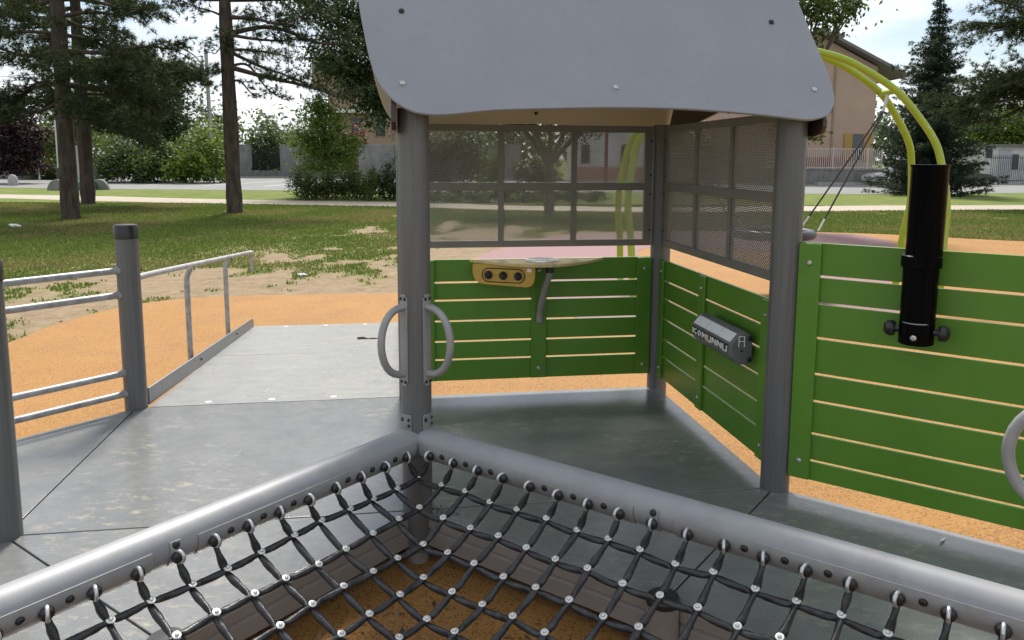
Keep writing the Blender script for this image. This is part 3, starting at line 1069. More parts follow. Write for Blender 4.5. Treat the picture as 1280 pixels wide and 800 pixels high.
# ---- the net: flat twisted rubber straps riveted at every crossing
net = thing('climbing_net', 'black rubber climbing net with silver rivets hung between the two beams', 'net', V3(P1 + (RD + LD) * .1, .1))
def prof(i):
    return 1 - ((9 - i) / 8.) ** 2
def knot(i, j):
    q = P1 + RD * (KO + KS * (i - 1)) + LD * (KO + KS * (j - 1))
    # the net bellies down towards its middle
    lift = .006 * math.sin(i * 2.3 + j * 1.1)
    jx, jy = .004 * math.sin(i * 5.1 + j * 3.7), .004 * math.sin(i * 2.9 + j * 7.3)
    if i == 0 or j == 0:
        lift = jx = jy = 0
    return Vector((q.x + jx, q.y + jy, .200 - .24 * min(prof(i), prof(j)) + lift))
def hook_point(i, along, nrm):
    x = HO + HS * (i - 1)
    hn = Vector((nrm.x * math.cos(HOOK_A), nrm.y * math.cos(HOOK_A), math.sin(HOOK_A)))
    return V3(P1 + along * x, BZ) + hn * (BR + .018) + Vector((0, 0, -.017))
def strap(pts_knots, start, seed, top):
    """one strap through its knots; flat at the rivets, twisted to a round cord between them"""
    pts, rad, sx, tw = [], [], [], []
    off = .0055 if top else -.0055
    K = [k + Vector((0, 0, off)) for k in pts_knots]
    rnd = random.Random(seed)
    chain = [start] + K
    for a in range(len(chain) - 1):
        p, q = chain[a], chain[a + 1]
        sgn = 1 if rnd.random() > .25 else -1
        for k in range(8):
            u = k / 8
            c = p.lerp(q, u)
            c.z -= .003 * math.sin(PI * u)
            pts.append(c)
            m = math.sin(PI * u)
            if a == 0:
                flat_ = .2 + .8 * u
                rad.append(.0080 + .002 * (1 - abs(2 * u - 1)))
                sx.append(1.3 + .25 * u)
            else:
                rad.append(.0084 + .0010 * m)
                sx.append(1.55 - .22 * m + .12 * math.sin(3 * PI * u) * m)
            tw.append(sgn * PI * u)
    pts.append(chain[-1])
    rad.append(.0084)
    sx.append(1.55)
    tw.append(0)
    return MB().tube(pts, rad, 8, sx=sx, twist=tw, up=(0, 0, 1))
for i in range(1, 18):
    a = strap([knot(i, j) for j in range(1, 18)], hook_point(i, RD, LD), i, True)
    obj('strap', a, M['strap'], net, sharp=70)
    b = strap([knot(j, i) for j in range(1, 18)], hook_point(i, LD, RD), 100 + i, False)
    obj('strap', b, M['strap'], net, sharp=70)
rm = MB().use(M['rivet']).lathe([(.0125, .0), (.0135, .002), (.0120, .0045), (.0075, .0050)], (0, 0, 0), seg=16)
rm.lathe([(.0062, .0050), (.0058, .0085), (.0035, .0105), (.0004, .0110)], (0, 0, 0), seg=12)
rm.use(M['dark_bolt']).lathe([(.0078, .0046), (.0062, .0053)], (0, 0, 0), seg=12)
RIV = rm.mesh('rivet')
for i in range(1, 18):
    for j in range(1, 18):
        nrm = (knot(min(i + 1, 17), j) - knot(i - 1 if i > 1 else i, j)).cross(knot(i, min(j + 1, 17)) - knot(i, j - 1 if j > 1 else j))
        if nrm.z < 0:
            nrm = -nrm
        place(RIV, 'rivet', knot(i, j) + nrm.normalized() * .0135, nrm, net)
lk = MB().use(M['shackle'])
for i in range(1, 18):
    for along, nr in ((RD, LD), (LD, RD)):
        h = hook_point(i, along, nr)
        lk.tube([h + Vector((0, 0, .012)), h + Vector((along.x * .004, along.y * .004, -.010))], .0042, 6)
o = obj('end_link', lk, M['shackle'], net, kind='stuff')

# ---- roof: two big boards leaning to a ridge, dark gable boards
roof = thing('playhouse_roof', 'pitched roof with a big grey curved front board over the playhouse', 'roof', V3((P1 + P2) / 2, 1.7))
BETA = R_(60)
def on_slope(o2, along, back, z0, a, b, n=0.):
    p = o2 + along * a + back * (b * math.cos(BETA) - n * math.sin(BETA))
    return Vector((p.x, p.y, z0 + b * math.sin(BETA) + n * math.cos(BETA)))
OUT = [(-.30, 1.30), (-.235, .80), (-.211, .552), (-.189, .393), (-.165, .259), (-.134, .158), (-.098, .1), (-.053, .053), (.007, .022), (.083, .012), (.161, .017), (.318, .037),
       (.542, .048), (.822, .057), (1.107, .054), (1.38, .035), (1.587, .012), (1.659, .014), (1.723, .040), (1.762, .100), (1.772, .177), (1.763, .292), (1.742, .439), (1.717, .636), (1.68, .85), (1.60, 1.30)]
c = catmull([(a, b, 0) for a, b in OUT], 4)
o_f = P1 - WD * .16
front_pts = [on_slope(o_f, UD, WD, 1.66, q.x, q.y) for q in c] + [on_slope(o_f, UD, WD, 1.66, 1.52, 1.87), on_slope(o_f, UD, WD, 1.66, -.30, 1.87)]
nf = -WD * math.sin(BETA)
nf3 = Vector((nf.x, nf.y, math.cos(BETA)))
obj('front_board', MB().prism(front_pts, -nf3 * .014), M['roof'], roof, bevel=.003, label='grey front roof board with wavy lower edge')
for a, b, me in ((-.039, .502, BOLT_BIG_D), (1.564, .507, BOLT_BIG_D), (-.042, .153, BOLT), (.817, .152, BOLT), (1.685, .159, BOLT)):
    place(me, 'bolt', on_slope(o_f, UD, WD, 1.66, a, b) + nf3 * .0005, nf3, roof)
OUTB = [(-.26, 1.30), (-.25, .9), (-.244, .719), (-.206, .505), (-.174, .329), (-.129, .172), (-.072, .078), (0, .035), (.09, .02), (.25, .036), (.5, .062), (.82, .075),
        (1.14, .062), (1.4, .036), (1.56, .02), (1.66, .035), (1.72, .09), (1.77, .2), (1.79, .35), (1.83, .6), (1.86, .9), (1.86, 1.30)]
cb = catmull([(a, b, 0) for a, b in OUTB], 4)
o_b = BB + WD * .16
bk = [on_slope(o_b, UD, -WD, 1.66, q.x, q.y) for q in cb] + [on_slope(o_b, UD, -WD, 1.66, 1.86, 1.87), on_slope(o_b, UD, -WD, 1.66, -.26, 1.87)]
nb3 = Vector((WD.x * math.sin(BETA), WD.y * math.sin(BETA), math.cos(BETA)))
obj('back_board', MB().prism(bk, nb3 * .014), M['cream'], roof, bevel=.003, label='cream back roof board seen from inside')
place(BOLT_BIG_D, 'bolt', on_slope(o_b, UD, -WD, 1.66, .821, .15) - nb3 * .0005, -nb3, roof)
def gable(o2, sgn):
    g = []
    off = UD * (sgn * .068)
    def q(u, z):
        p = o2 + WD * u + off
        return Vector((p.x, p.y, z))
    poly = [q(-.05, 1.60), (q(-.10, 1.61)), q(-.128, 1.64), q(-.125, 1.672), q(.81, 3.28), q(1.755, 1.672), q(1.758, 1.64), q(1.73, 1.61), q(1.68, 1.60), q(1.60, 1.605), q(1.4, 1.70), q(.82, 1.78), q(.24, 1.70), q(.04, 1.605)]
    mb = MB().prism(poly, (UD.x * sgn * .02, UD.y * sgn * .02, 0))
    obj('gable_board', mb, M['dark_board'], roof, bevel=.003)
gable(P1, -1)
gable(P3, 1)

# ---- toy cooker on the back wall
ck = thing('toy_cooker', 'yellow toy cooker shelf with three black knobs on the green wall', 'play cooker', V3(BB + UD * .82 - WD * .05, .75))
def bw(u, f, z):
    p = BB + UD * u - WD * f
    return Vector((p.x, p.y, z))
def shelf(us, name):
    top = []
    for u in us:
        x = (u - .815) / .43
        top.append(bw(u, .03 + .315 * max(0, 1 - abs(x) ** 1.75), .862))
    poly = top + [bw(us[-1], .029, .862), bw(us[0], .029, .862)]
    return obj(name, MB().prism(poly, (0, 0, .016)), M['pale_yellow'], ck, bevel=.003)
shelf([.385 + (.857 - .385) * k / 14 for k in range(15)], 'worktop')
shelf([.863 + (1.245 - .863) * k / 12 for k in range(13)], 'worktop')
obj('hob_plate', MB().lathe([(.105, 0), (.105, .006), (.095, .009), (.001, .0095)], bw(.82, .16, .8785), seg=32), M['hob'], ck)
# control box: board under the shelf, turned a little towards the camera
c0, c1 = bw(.395, .10, 0), bw(.755, .275, 0)
dv = (c1 - c0).normalized()
Lb = (c1 - c0).length
fn = Vector((dv.y, -dv.x, 0))
if fn.y > 0:
    fn = -fn
def cb_(s, z, o=0.):
    p = c0 + dv * s + fn * o
    return Vector((p.x, p.y, z))
poly = [cb_(0, .860), cb_(0, .80), cb_(.012, .765), cb_(.04, .742), cb_(.075, .735), cb_(Lb - .055, .728), cb_(Lb - .022, .738), cb_(Lb - .004, .765), cb_(Lb, .80), cb_(Lb, .860)]
obj('control_panel', MB().prism(poly, -fn * .019), M['yellow'], ck, bevel=.003)
gv = []
for k in range(9):
    a = PI / 2 + PI * k / 8
    gv.append((.105 + math.cos(a) * .042, .795 + math.sin(a) * .042))
for k in range(9):
    a = -PI / 2 + PI * k / 8
    gv.append((Lb - .105 + math.cos(a) * .042, .795 + math.sin(a) * .042))
obj('groove_outline', MB().tube([cb_(s, z, .001) for s, z in gv + gv[:1]], .0032, 6), M['dark_bolt'], ck)
for s in (.105, Lb / 2, Lb - .105):
    kn = MB().lathe([(.026, 0), (.026, .010), (.020, .014), (.018, .028), (.0005, .030)], cb_(s, .795, .001), fn, 18)
    kn.box(cb_(s, .795, .034), (.012, .010, .036), dv)
    obj('knob', kn, M['black'], ck, bevel=.001)
obj('sticker', MB().box(cb_(Lb - .035, .835, .0006), (.028, .001, .022), dv), M['pale_grey'], ck)
obj('bracket_tube', MB().tube(catmull([bw(.862, .20, .845), bw(.858, .195, .79), bw(.842, .15, .70), bw(.832, .09, .59), bw(.830, .055, .53), bw(.830, .045, .47)], 6), .021, 16), M['edge'], ck, sharp=60)
obj('bracket_cap', MB().lathe([(.024, 0), (.024, .05), (.001, .05)], bw(.862, .20, .81), seg=18), M['black'], ck)

# ---- play drum with seven sliding blocks on the side wall
dr = thing('play_drum', 'grey six sided play drum with pale lettered blocks on the green side wall', 'play panel', V3(P3 + WD * .6 - UD * .08, .6))
def sw(u, f, z):
    p = P3 + WD * (.22 + (u - .305) * .8235) - UD * f
    return Vector((p.x, p.y, z))
DZ = .605
hexa = [(.030, -.062), (.030, .060), (.062, .082), (.098, .074), (.140, .025), (.140, -.035), (.105, -.074), (.062, -.080)]
hexa = [(f, DZ + z) for f, z in hexa]
u0, u1 = .305, .90
obj('casing', MB().prism([sw(u0, f, z) for f, z in hexa], WD.to_3d() * ((u1 - u0) * .8235)), M['grey_plastic'], dr, bevel=.004)
# pale strips on the upper bevel: sky reflection put into a light colour
f0, z0_, f1, z1_ = .098, DZ + .074, .140, DZ + .025
nx, nz = (z0_ - z1_), (f1 - f0)
ll = math.hypot(nx, nz)
nx, nz = nx / ll, nz / ll
def bev(u, k, o):
    return sw(u, f0 + (f1 - f0) * k + nx * o, z0_ + (z1_ - z0_) * k + nz * o)
for a, b in ((.33, .50), (.505, .69), (.695, .88)):
    obj('sheen_strip', MB().prism([bev(a, .1, .0005), bev(b, .1, .0005), bev(b, .9, .0005), bev(a, .9, .0005)], (-UD.x * nx * .0015, -UD.y * nx * .0015, nz * .0015)), M['pale_grey'], dr)
# window slot with dark floor and seven pale letter shapes
def fr(u, z, o):
    return sw(u, .140 + o, DZ + z)
obj('slot', MB().prism([fr(.34, -.026, .0005), fr(.88, -.026, .0005), fr(.88, .016, .0005), fr(.34, .016, .0005)], (-UD.x * .001, -UD.y * .001, 0)), M['black'], dr)
STR = {'K': [((0, 0), (0, 1)), ((0, .5), (1, 1)), ((0, .5), (1, 0))], 'O': [((.5, 0), (0, .5)), ((0, .5), (.5, 1)), ((.5, 1), (1, .5)), ((1, .5), (.5, 0))],
       'M': [((0, 0), (0, 1)), ((0, 1), (.5, .35)), ((.5, .35), (1, 1)), ((1, 1), (1, 0))], 'U': [((0, 1), (0, 0)), ((0, 0), (1, 0)), ((1, 0), (1, 1))],
       'N': [((0, 0), (0, 1)), ((0, 1), (1, 0)), ((1, 0), (1, 1))]}
for k, ch in enumerate('KOMUNNU'):
    ua = .868 - k * .077
    mb = MB()
    for (xa, ya), (xb, yb) in STR[ch]:
        pa, pb = fr(ua - .052 * xa, -.020 + .028 * ya, .003), fr(ua - .052 * xb, -.020 + .028 * yb, .003)
        mb.tube([pa, pb], .0042, 6)
    obj('letter_block', mb, M['white'], dr)
    if k == 3:
        obj('red_dot', MB().lathe([(.008, 0), (.006, .004), (.0005, .005)], fr(ua - .026, .004, .002), (-UD.x, -UD.y, 0), 10), M['red'], dr)
for f, z in ((.045, .05), (.045, -.055)):
    place(BOLT_BIG_D, 'bolt', sw(u0, f, DZ + z), (-WD.x, -WD.y, 0), dr)
place(BOLT_D, 'bolt', sw(u0, .085, DZ - .01), (-WD.x, -WD.y, 0), dr)
lg = MB()
for a, b in (((.100, .01), (.100, .06)), ((.100, .06), (.072, .06)), ((.072, .06), (.072, .01)), ((.072, .036), (.100, .036))):
    lg.tube([sw(u0 - .0008, a[0], DZ + a[1]), sw(u0 - .0008, b[0], DZ + b[1])], .0022, 5)
obj('emblem', lg, M['pale_grey'], dr)

# ---- black periscope on the bright wall
pe = thing('periscope', 'tall black play periscope tube fixed in front of the green wall at right', 'periscope', V3(P3 + RD * .565 + LD * .09, .78))
def pq(u, f, z):
    p = P3 + RD * u + LD * f
    return Vector((p.x, p.y, z))
PX, PF = .553, .092
def ringp(r, z, fl=0.):
    return [(pq(PX, PF, z) + Vector((RD.x, RD.y, 0)) * (math.cos(a) * r) + Vector((LD.x, LD.y, 0)) * (math.sin(a) * r * (1 - fl))) for a in [2 * PI * k / 36 for k in range(36)]]
lo = MB().lathe([(.058, 0), (.064, .004), (.0645, .33), (.0645, .345)], pq(PX, PF, .778), seg=36)
obj('lower_tube', lo, M['pipe_black'], pe)
obj('collar', MB().lathe([(.0645, 0), (.0735, .002), (.0735, .046), (.068, .05), (.0645, .05)], pq(PX, PF, 1.085), seg=36), M['pipe_black'], pe)
up_ = MB().lathe([(.066, 0), (.0665, .355), (.0695, .36), (.0695, .366), (.060, .3665)], pq(PX + .006, PF, 1.12), seg=36)
obj('upper_tube', up_, M['pipe_black'], pe)
for s in (-1, 1):
    kb = MB().lathe([(.014, 0), (.014, .022), (.028, .024), (.033, .034), (.030, .052), (.018, .062), (.0005, .064)], pq(PX + s * .055, PF + .004, .832), Vector((RD.x * s, RD.y * s, 0)), 20)
    obj('knob', kb, M['black'], pe)
hl = MB().tube([pq(PX + .058 * math.sin(a), PF + .0665 * math.cos(a), .868) for a in [(-.9 + 1.8 * k / 8) for k in range(9)]], .0028, 6)
obj('rim_band', hl, M['bracket'], pe)
place(BOLT, 'bolt', pq(PX, PF + .0635, .812), (LD.x, LD.y, 0), pe)
obj('wall_mount', MB().box(pq(PX, .024, .98), (.06, .03, .3), RD), M['black'], pe, bevel=.003)

# ---- basket swing with twin lime arches, behind the walls
sw_t = thing('basket_swing', 'lime green twin arch swing with a dark basket seat behind the playhouse', 'swing', (3.39, 10.0, G))
arc = [(0, 2.93), (.62, 2.785), (.97, 2.625), (1.355, 2.37), (1.59, 2.1), (1.805, 1.78), (1.895, 1.51), (1.965, .97), (1.925, .48), (1.89, G - .05)]
half = catmull([(x, 0, z) for x, z in arc], 6)
full = [Vector((-p.x, 0, p.z)) for p in half[::-1]] + half[1:]
for yy in (9.5, 10.6):
    obj('arch_tube', MB().tube([(3.39 + p.x, yy + (10.05 - yy) * .8 * (max(0, p.z) / 2.85) ** 1.3, p.z) for p in full], .0445, 20), M['lime'], sw_t, sharp=60)
for s in (-1, 1):
    x = 3.39 + s * 1.36
    obj('cross_tube', MB().tube([(x, 9.85, 2.36), (x, 10.25, 2.36)], .036, 14), M['lime'], sw_t)
    obj('hanger', MB().tube([(x, 10.05, 2.34), (x - s * .03, 10.05, 2.2), (x - s * .05, 10.05, 2.11)], [.022, .02, .014], 10), M['shackle'], sw_t)
    for dy in (-.28, .28):
        a = Vector((x - s * .05, 10.05 + dy * .05, 2.12))
        b = Vector((3.39 + s * .46, 10.05 + dy, .62))
        obj('rope', MB().tube([a, a.lerp(b, .9)], .011, 8), M['rope'], sw_t)
        obj('rope_end', MB().tube([a.lerp(b, .9), b], .013, 8), M['shackle'], sw_t)
    for k in range(2):
        z = 1.9 - .1 * k
        for yy in (9.5,):
            place(BOLT, 'bolt', (3.39 + s * (1.725 + .065 * k), yy + .55 * .8 * (z / 2.85) ** 1.3 - .042, z), (-.1 * s, -.99, 0), sw_t)
se = MB().torus((3.39, 10.05, .56), (0, 0, 1), .46, .062, seg=40, sec=12)
obj('seat_ring', se, M['seat'], sw_t)
obj('seat_mat', MB().lathe([(.42, 0), (.42, .02), (.2, -.03), (.001, -.04)], (3.39, 10.05, .53), seg=32), M['rope'], sw_t)

# ---- litter on the rubber and the ramp
def scrap(label, pos, size, rz, m, cat='litter', tilt=.1):
    mb = MB()
    n = 6
    pts = [(size[0] * (k / n - .5), .25 * size[1] * math.sin(k * 1.9), .004 + .15 * size[1] * (1 + math.sin(k * 2.3))) for k in range(n + 1)]
    mb.tube(pts, [size[1] * (.25 + .3 * math.sin(PI * (k + .4) / (n + .8))) for k in range(n + 1)], 6, sx=1.4)
    o = obj({'litter': 'paper_scrap', 'twig': 'twig'}[cat], mb, m)
    o.location, o.rotation_euler = pos, (0, tilt, rz)
    tag(o, label, cat)
scrap('white paper scrap lying on the orange rubber behind the left rails', (-4.36, 6.3, G), (.17, .03), .15, M['paper'])
scrap('tiny white scrap lying on the deck edge below the bright green wall', (1.72, 2.93, .002), (.05, .008), .8, M['paper'])
scrap('dark twig lying near the foot of the ramp', (-1.28, 7.05, -.17), (.30, .035), .05, M['twig'], 'twig')
scrap('small white scrap on bare earth beyond the ramp', (-3.1, 11.4, G), (.13, .05), .3, M['paper'])
scrap('white scrap lying in the grass near the left pine', (-12.3, 19.2, G + .03), (.25, .08), .3, M['paper'])

# dry leaves and crumbs blown under the net and against the corner post (uncountable)
def debris():
    pts = []
    for k in range(420):
        u, v = rng.random() * 2.1 + .08, rng.random() * 2.1 + .08
        q = P1 + RD * u + LD * v
        pts.append((q.x, q.y, G - .001, .5 + rng.random()))
    for k in range(60):
        q = P1 + Vector((.10, -.02)) + Vector((rng.normal() * .05, rng.normal() * .02))
        pts.append((q.x, q.y, .001, .35))
    C = np.array([p[:3] for p in pts])
    s = np.array([p[3] for p in pts])[:, None] * .016
    a = rng.random(len(C)) * 6.283
    d = np.stack([np.cos(a), np.sin(a), .25 * rng.normal(size=len(C))], -1)
    e = np.stack([-np.sin(a), np.cos(a), .25 * rng.normal(size=len(C))], -1)
    up = np.array([0, 0, .006])
    V = np.stack([C - d * s, C - e * s * .5 + up * .5, C + d * s + up, C + e * s * .5 + up * .4], 1)
    o = link('leaf_debris', raw_mesh('leaf_debris', V.reshape(-1, 3), np.arange(4 * len(C)).reshape(-1, 4), [M['twig'], M['leaf_dry']], (rng.random(len(C)) < .35).astype(int)), kind='stuff')
    o['label'] = 'dark leaf crumbs on the ground below the net'
debris()
# ================================================================== TREES, SHRUBS AND HOUSES ROUND THE PARK
def bx(px, D):
    """metres to the right of the camera axis for a bearing given in photograph columns, D metres away"""
    return (px - 640) * D * .00102
def hz(py, px, D):
    return EYE + (199.1 + (px - 640) * .00408 - py) * D / 990
def unit(n):
    d = rng.normal(size=(n, 3))
    return d / np.linalg.norm(d, axis=1)[:, None]
def leaf_mesh(name, C, size, mats, mi=None, aspect=.55, out=None, jitter=.35):
    """diamond shaped leaves at points C; out = preferred facing direction"""
    n = len(C)
    nrm = unit(n)
    if out is not None:
        nrm = nrm + out * .8 + np.array([0, 0, .5])
    nrm /= np.linalg.norm(nrm, axis=1)[:, None]
    a = np.cross(nrm, unit(n))
    a /= np.linalg.norm(a, axis=1)[:, None]
    b = np.cross(nrm, a)
    s = (size * (1 - jitter + 2 * jitter * rng.random(n)))[:, None]
    V = np.stack([C - a * s * .5, C + b * s * .5 * aspect - a * s * .06, C + a * s * .5 - nrm * s * .12, C - b * s * .5 * aspect - a * s * .06], 1)
    return raw_mesh(name, V.reshape(-1, 3), np.arange(4 * n).reshape(n, 4), mats, mi)
def clump_points(blobs, per, tight=.17, shell=.45):
    P, O = [], []
    for (cx, cy, cz, rx, ry, rz, n) in blobs:
        K = max(4, n // per)
        d = unit(K)
        r = rng.random(K) ** shell
        # uneven outline: some clumps push out, some fall short
        r = r * (.78 + .42 * rng.random(K))
        c = d * r[:, None]
        k = rng.integers(0, K, n)
        sp = tight * (.6 + .8 * rng.random(K))
        p = c[k] + rng.normal(size=(n, 3)) * sp[k][:, None]
        P.append(p * np.array([rx, ry, rz]) + np.array([cx, cy, cz]))
        O.append(d[k])
    P, O = np.concatenate(P), np.concatenate(O)
    keep = P[:, 2] > G + .03
    return P[keep], O[keep]
def trunk_mesh(path, radii, m, seg=12, knobs=.05):
    pts = catmull(path, 5)
    n = len(pts)
    rr = [float(np.interp(i / (n - 1), np.linspace(0, 1, len(radii)), radii)) * (1 + knobs * math.sin(i * 2.7) + knobs * rng.normal() * .5) for i in range(n)]
    mb = MB().use(m)
    mb.tube(pts, rr, seg)
    mb.v = [(x + knobs * .3 * rr[0] * rng.normal(), y + knobs * .3 * rr[0] * rng.normal(), z) for x, y, z in mb.v]
    return mb
def broadleaf(name, label, cat, base, blobs, mats, size, per=45, trunk_r=.14, limbs=True, group=None, mix=None, tight=.17, bark='bark_grey', trunk_top=None, fork=None, shell=.45):
    x, y = base
    t = thing(name, label, cat, (x, y, G), group)
    P, O = clump_points(blobs, per, tight, shell)
    mi = None
    if mix:
        mi = (rng.random(len(P)) < mix).astype(int)
    top = trunk_top if trunk_top else max(b[2] for b in blobs)
    if trunk_r:
        if fork:
            mb = trunk_mesh([(x, y, G - .1), (x + .02, y, G + .6), (x, y, fork)], [trunk_r * 1.25, trunk_r, trunk_r * .9], M[bark])
        else:
            mb = trunk_mesh([(x, y, G - .1), (x + .06, y, (G + top) * .4), (x - .05, y, top)], [trunk_r * 1.25, trunk_r, trunk_r * .35], M[bark])
        obj('trunk', mb, None, t, sharp=80)
        if limbs:
            lm = MB().use(M[bark])
            z0 = fork if fork else (G + top) * .4
            for b in blobs:
                q = Vector(b[:3])
                s = Vector((x, y, z0))
                lm.tube(catmull([s, s.lerp(q, .5) + Vector((0, 0, .25)), q], 4), [trunk_r * (.62 - .5 * k / 8) for k in range(9)], 7, caps=True)
                for k in range(3):
                    e = q + Vector(unit(1)[0] * np.array(b[3:6]) * .7)
                    lm.tube([s.lerp(q, .6) + Vector((0, 0, .2)), e], [trunk_r * .3, trunk_r * .08], 5)
            obj('limb', lm, None, t, sharp=80)
    ol = link('crown' if trunk_r else 'foliage', leaf_mesh('leaves', P, size, mats, mi, out=O), t)
    return t
def shrub(label, px, D, w, h, m, n, size, group=None, mix=None, cat='shrub', name='shrub', dz=0., lobes=5, depth=None):
    x = bx(px, D)
    blobs = []
    for k in range(lobes):
        u = (k + .5) / lobes - .5
        hh = h * (.75 + .3 * rng.random()) * (1 - .5 * abs(u))
        blobs.append((x + u * w * .8, D + rng.normal() * .2, G + hh * .48 + dz, w / lobes * (.95 if lobes > 1 else .5), (depth or w * .35) * .8, hh * .52, n // lobes))
    t = thing(name, label, cat, (x, D, G), group)
    P, O = clump_points(blobs, 40, .2, .4)
    mi = (rng.random(len(P)) < mix).astype(int) if mix else None
    st = MB().use(M['bark_grey'])
    for k in range(6):
        a = rng.random() * 6.28
        st.tube([(x + rng.normal() * w * .12, D, G - .05), (x + math.cos(a) * w * .3, D + math.sin(a) * .3, G + h * .6)], [.035, .012], 6)
    obj('stem', st, None, t)
    link('foliage', leaf_mesh('leaves', P, size, m, mi, out=O), t)
    return t

# ---------------- pines
def needle_tufts(C, Dr, L, per, w, mats):
    """tufts of thin needles at C pointing about Dr"""
    n = len(C)
    N = n * per
    c = np.repeat(C, per, 0)
    d = np.repeat(Dr, per, 0) * .75 + unit(N) * .9
    d /= np.linalg.norm(d, axis=1)[:, None]
    s = np.cross(d, unit(N))
    s /= np.linalg.norm(s, axis=1)[:, None]
    l = (L * (.6 + .6 * rng.random(N)))[:, None]
    V = np.stack([c - s * w, c + s * w, c + d * l - np.array([0, 0, .1]) * l], 1)
    return raw_mesh('needles', V.reshape(-1, 3), np.arange(3 * N).reshape(N, 3), mats)
def pine(label, px, D, r, ztop, branches, lean=(0, 0), tuft=.17, per=12, w=.0085, group='tall pines on the lawn', name='pine_tree', dens=1.0, sub=9):
    x = bx(px, D)
    t = thing(name, label, 'tree', (x, D, G), group)
    path = [(x, D, G - .1), (x + lean[0] * .1, D, G + .5), (x + lean[0] * .45, D + lean[1] * .4, (G + ztop) * .45), (x + lean[0], D + lean[1], ztop)]
    obj('trunk', trunk_mesh(path, [r * 1.18, r * 1.0, r * .86, r * .25], M['bark'], 16, .045), None, t, sharp=80)
    cp = catmull(path, 12)
    lm = MB().use(M['bark'])
    C, Dr = [], []
    for (z, az, ln, rise) in branches:
        k = min(range(len(cp)), key=lambda i: abs(cp[i].z - z))
        s = cp[k]
        a = R_(az)
        h = Vector((math.cos(a), math.sin(a), 0))
        e = s + h * ln + Vector((0, 0, rise))
        mid1 = s + h * ln * .35 + Vector((0, 0, rise * .2 + .12 * rng.normal()))
        mid2 = s + h * ln * .7 + Vector((0, 0, rise * .62 + .15 * rng.normal())) + Vector((-h.y, h.x, 0)) * .2 * rng.normal()
        bp = catmull([s, mid1, mid2, e], 6)
        rb = .022 + .016 * ln
        lm.tube(bp, [rb * (1 - .8 * i / (len(bp) - 1)) for i in range(len(bp))], 8)
        nsub = max(4, int(sub * ln * .62 * dens))
        for q in range(nsub):
            u = .26 + .74 * (q + rng.random()) / nsub
            b0 = bp[min(len(bp) - 1, int(u * (len(bp) - 1)))]
            aa = a + rng.normal() * .75
            l2 = (.45 + .75 * rng.random()) * (.45 + .22 * ln) * (1.15 - .5 * u)
            b1 = b0 + Vector((math.cos(aa) * l2, math.sin(aa) * l2, l2 * (.12 + .35 * rng.normal()) - .12 * l2))
            lm.tube([b0, b0.lerp(b1, .5) + Vector((0, 0, .05)), b1], [.014, .010, .005], 5)
            m = max(3, int(8 * l2 * dens))
            for i in range(m):
                v = .22 + .78 * (i + rng.random()) / m
                p = b0.lerp(b1, v)
                for _ in range(2):
                    C.append((p.x + rng.normal() * .085, p.y + rng.normal() * .085, p.z + rng.normal() * .06))
                    dd = (b1 - b0).normalized()
                    Dr.append((dd.x, dd.y, dd.z + .35))
    obj('limb', lm, None, t, sharp=80)
    if C:
        link('crown', needle_tufts(np.array(C), np.array(Dr), tuft, per, w, [M['pine']]), t)
    return t
def whorl(z0, z1, n, l0, l1, rise, azs=None):
    out = []
    for k in range(n):
        u = k / max(1, n - 1)
        az = (k * 137.5 + 20 * rng.normal()) % 360 if azs is None else azs[k % len(azs)] + 18 * rng.normal()
        out.append((z0 + (z1 - z0) * u, az, (l0 + (l1 - l0) * u) * (.8 + .4 * rng.random()), rise * (.6 + .8 * rng.random())))
    return out
pine('near left pine with dark leaning trunk and hanging branches', 84, 21.9, .235, 11,
     whorl(2.7, 8, 22, 2.6, 2.4, -.35) + [(3.3, 5, 2.9, -.9), (3.9, -20, 3.0, -.2), (4.4, 12, 3.1, .1), (4.9, 185, 2.6, -.2), (3.6, 170, 2.5, -.75), (3.0, 190, 2.2, -.7), (5.2, -5, 2.7, .3), (2.9, 30, 1.9, -.5)],
     lean=(-.05, .2), per=16, dens=1.15)
pine('second left pine standing just behind and right of the near one', 107, 29.1, .25, 12,
     whorl(2.9, 9, 24, 2.7, 2.2, -.25) + [(4.7, 0, 4.3, -.3), (4.9, -15, 4.2, -.3), (5.0, 10, 4.4, -.4), (4.6, -5, 3.2, -.1), (3.1, 8, 2.6, -.8), (3.2, -30, 2.6, -.6), (4.9, 25, 3.6, -.1)],
     per=15, w=.012, tuft=.21, dens=1.1)
pine('single pine with a bare lower trunk and long limbs reaching right', 291, 24.7, .235, 12,
     [(4.55, -8, 3.7, -1.0), (5.25, -4, 2.4, -.15), (5.3, 6, 3.9, -.3), (5.9, -15, 3.0, .1), (6.2, 20, 3.3, .4), (5.75, 186, 1.2, .4), (6.3, 170, 1.4, .2), (6.2, 200, 1.6, .0),
      (4.1, 10, 1.7, -1.0), (3.8, -25, 1.3, -.5), (5.0, 60, 2.2, .1), (4.9, -70, 1.9, .2), (5.6, 95, 2.2, .3), (4.75, 185, .55, .12), (4.3, 175, .35, .06), (4.9, 14, 2.6, -1.1)] + whorl(6.4, 11, 13, 2.8, 1.6, .2),
     lean=(-.12, .1), per=16, dens=.95)
pine('large pine at the right picture edge reaching in from outside', 1350, 29.5, .26, 12,
     [(5.6, 186, 4.4, .3), (6.2, 176, 4.3, .3), (6.8, 190, 4.0, .3), (5.0, 182, 4.2, -.2), (4.5, 178, 4.9, -.9), (4.1, 184, 5.1, -1.1), (4.3, 170, 5.3, -.6), (4.7, 194, 4.8, -.9), (3.9, 176, 4.4, -.9)] + whorl(4, 10, 16, 3.4, 2.2, .1),
     per=11, w=.011, tuft=.2, dens=1.15)

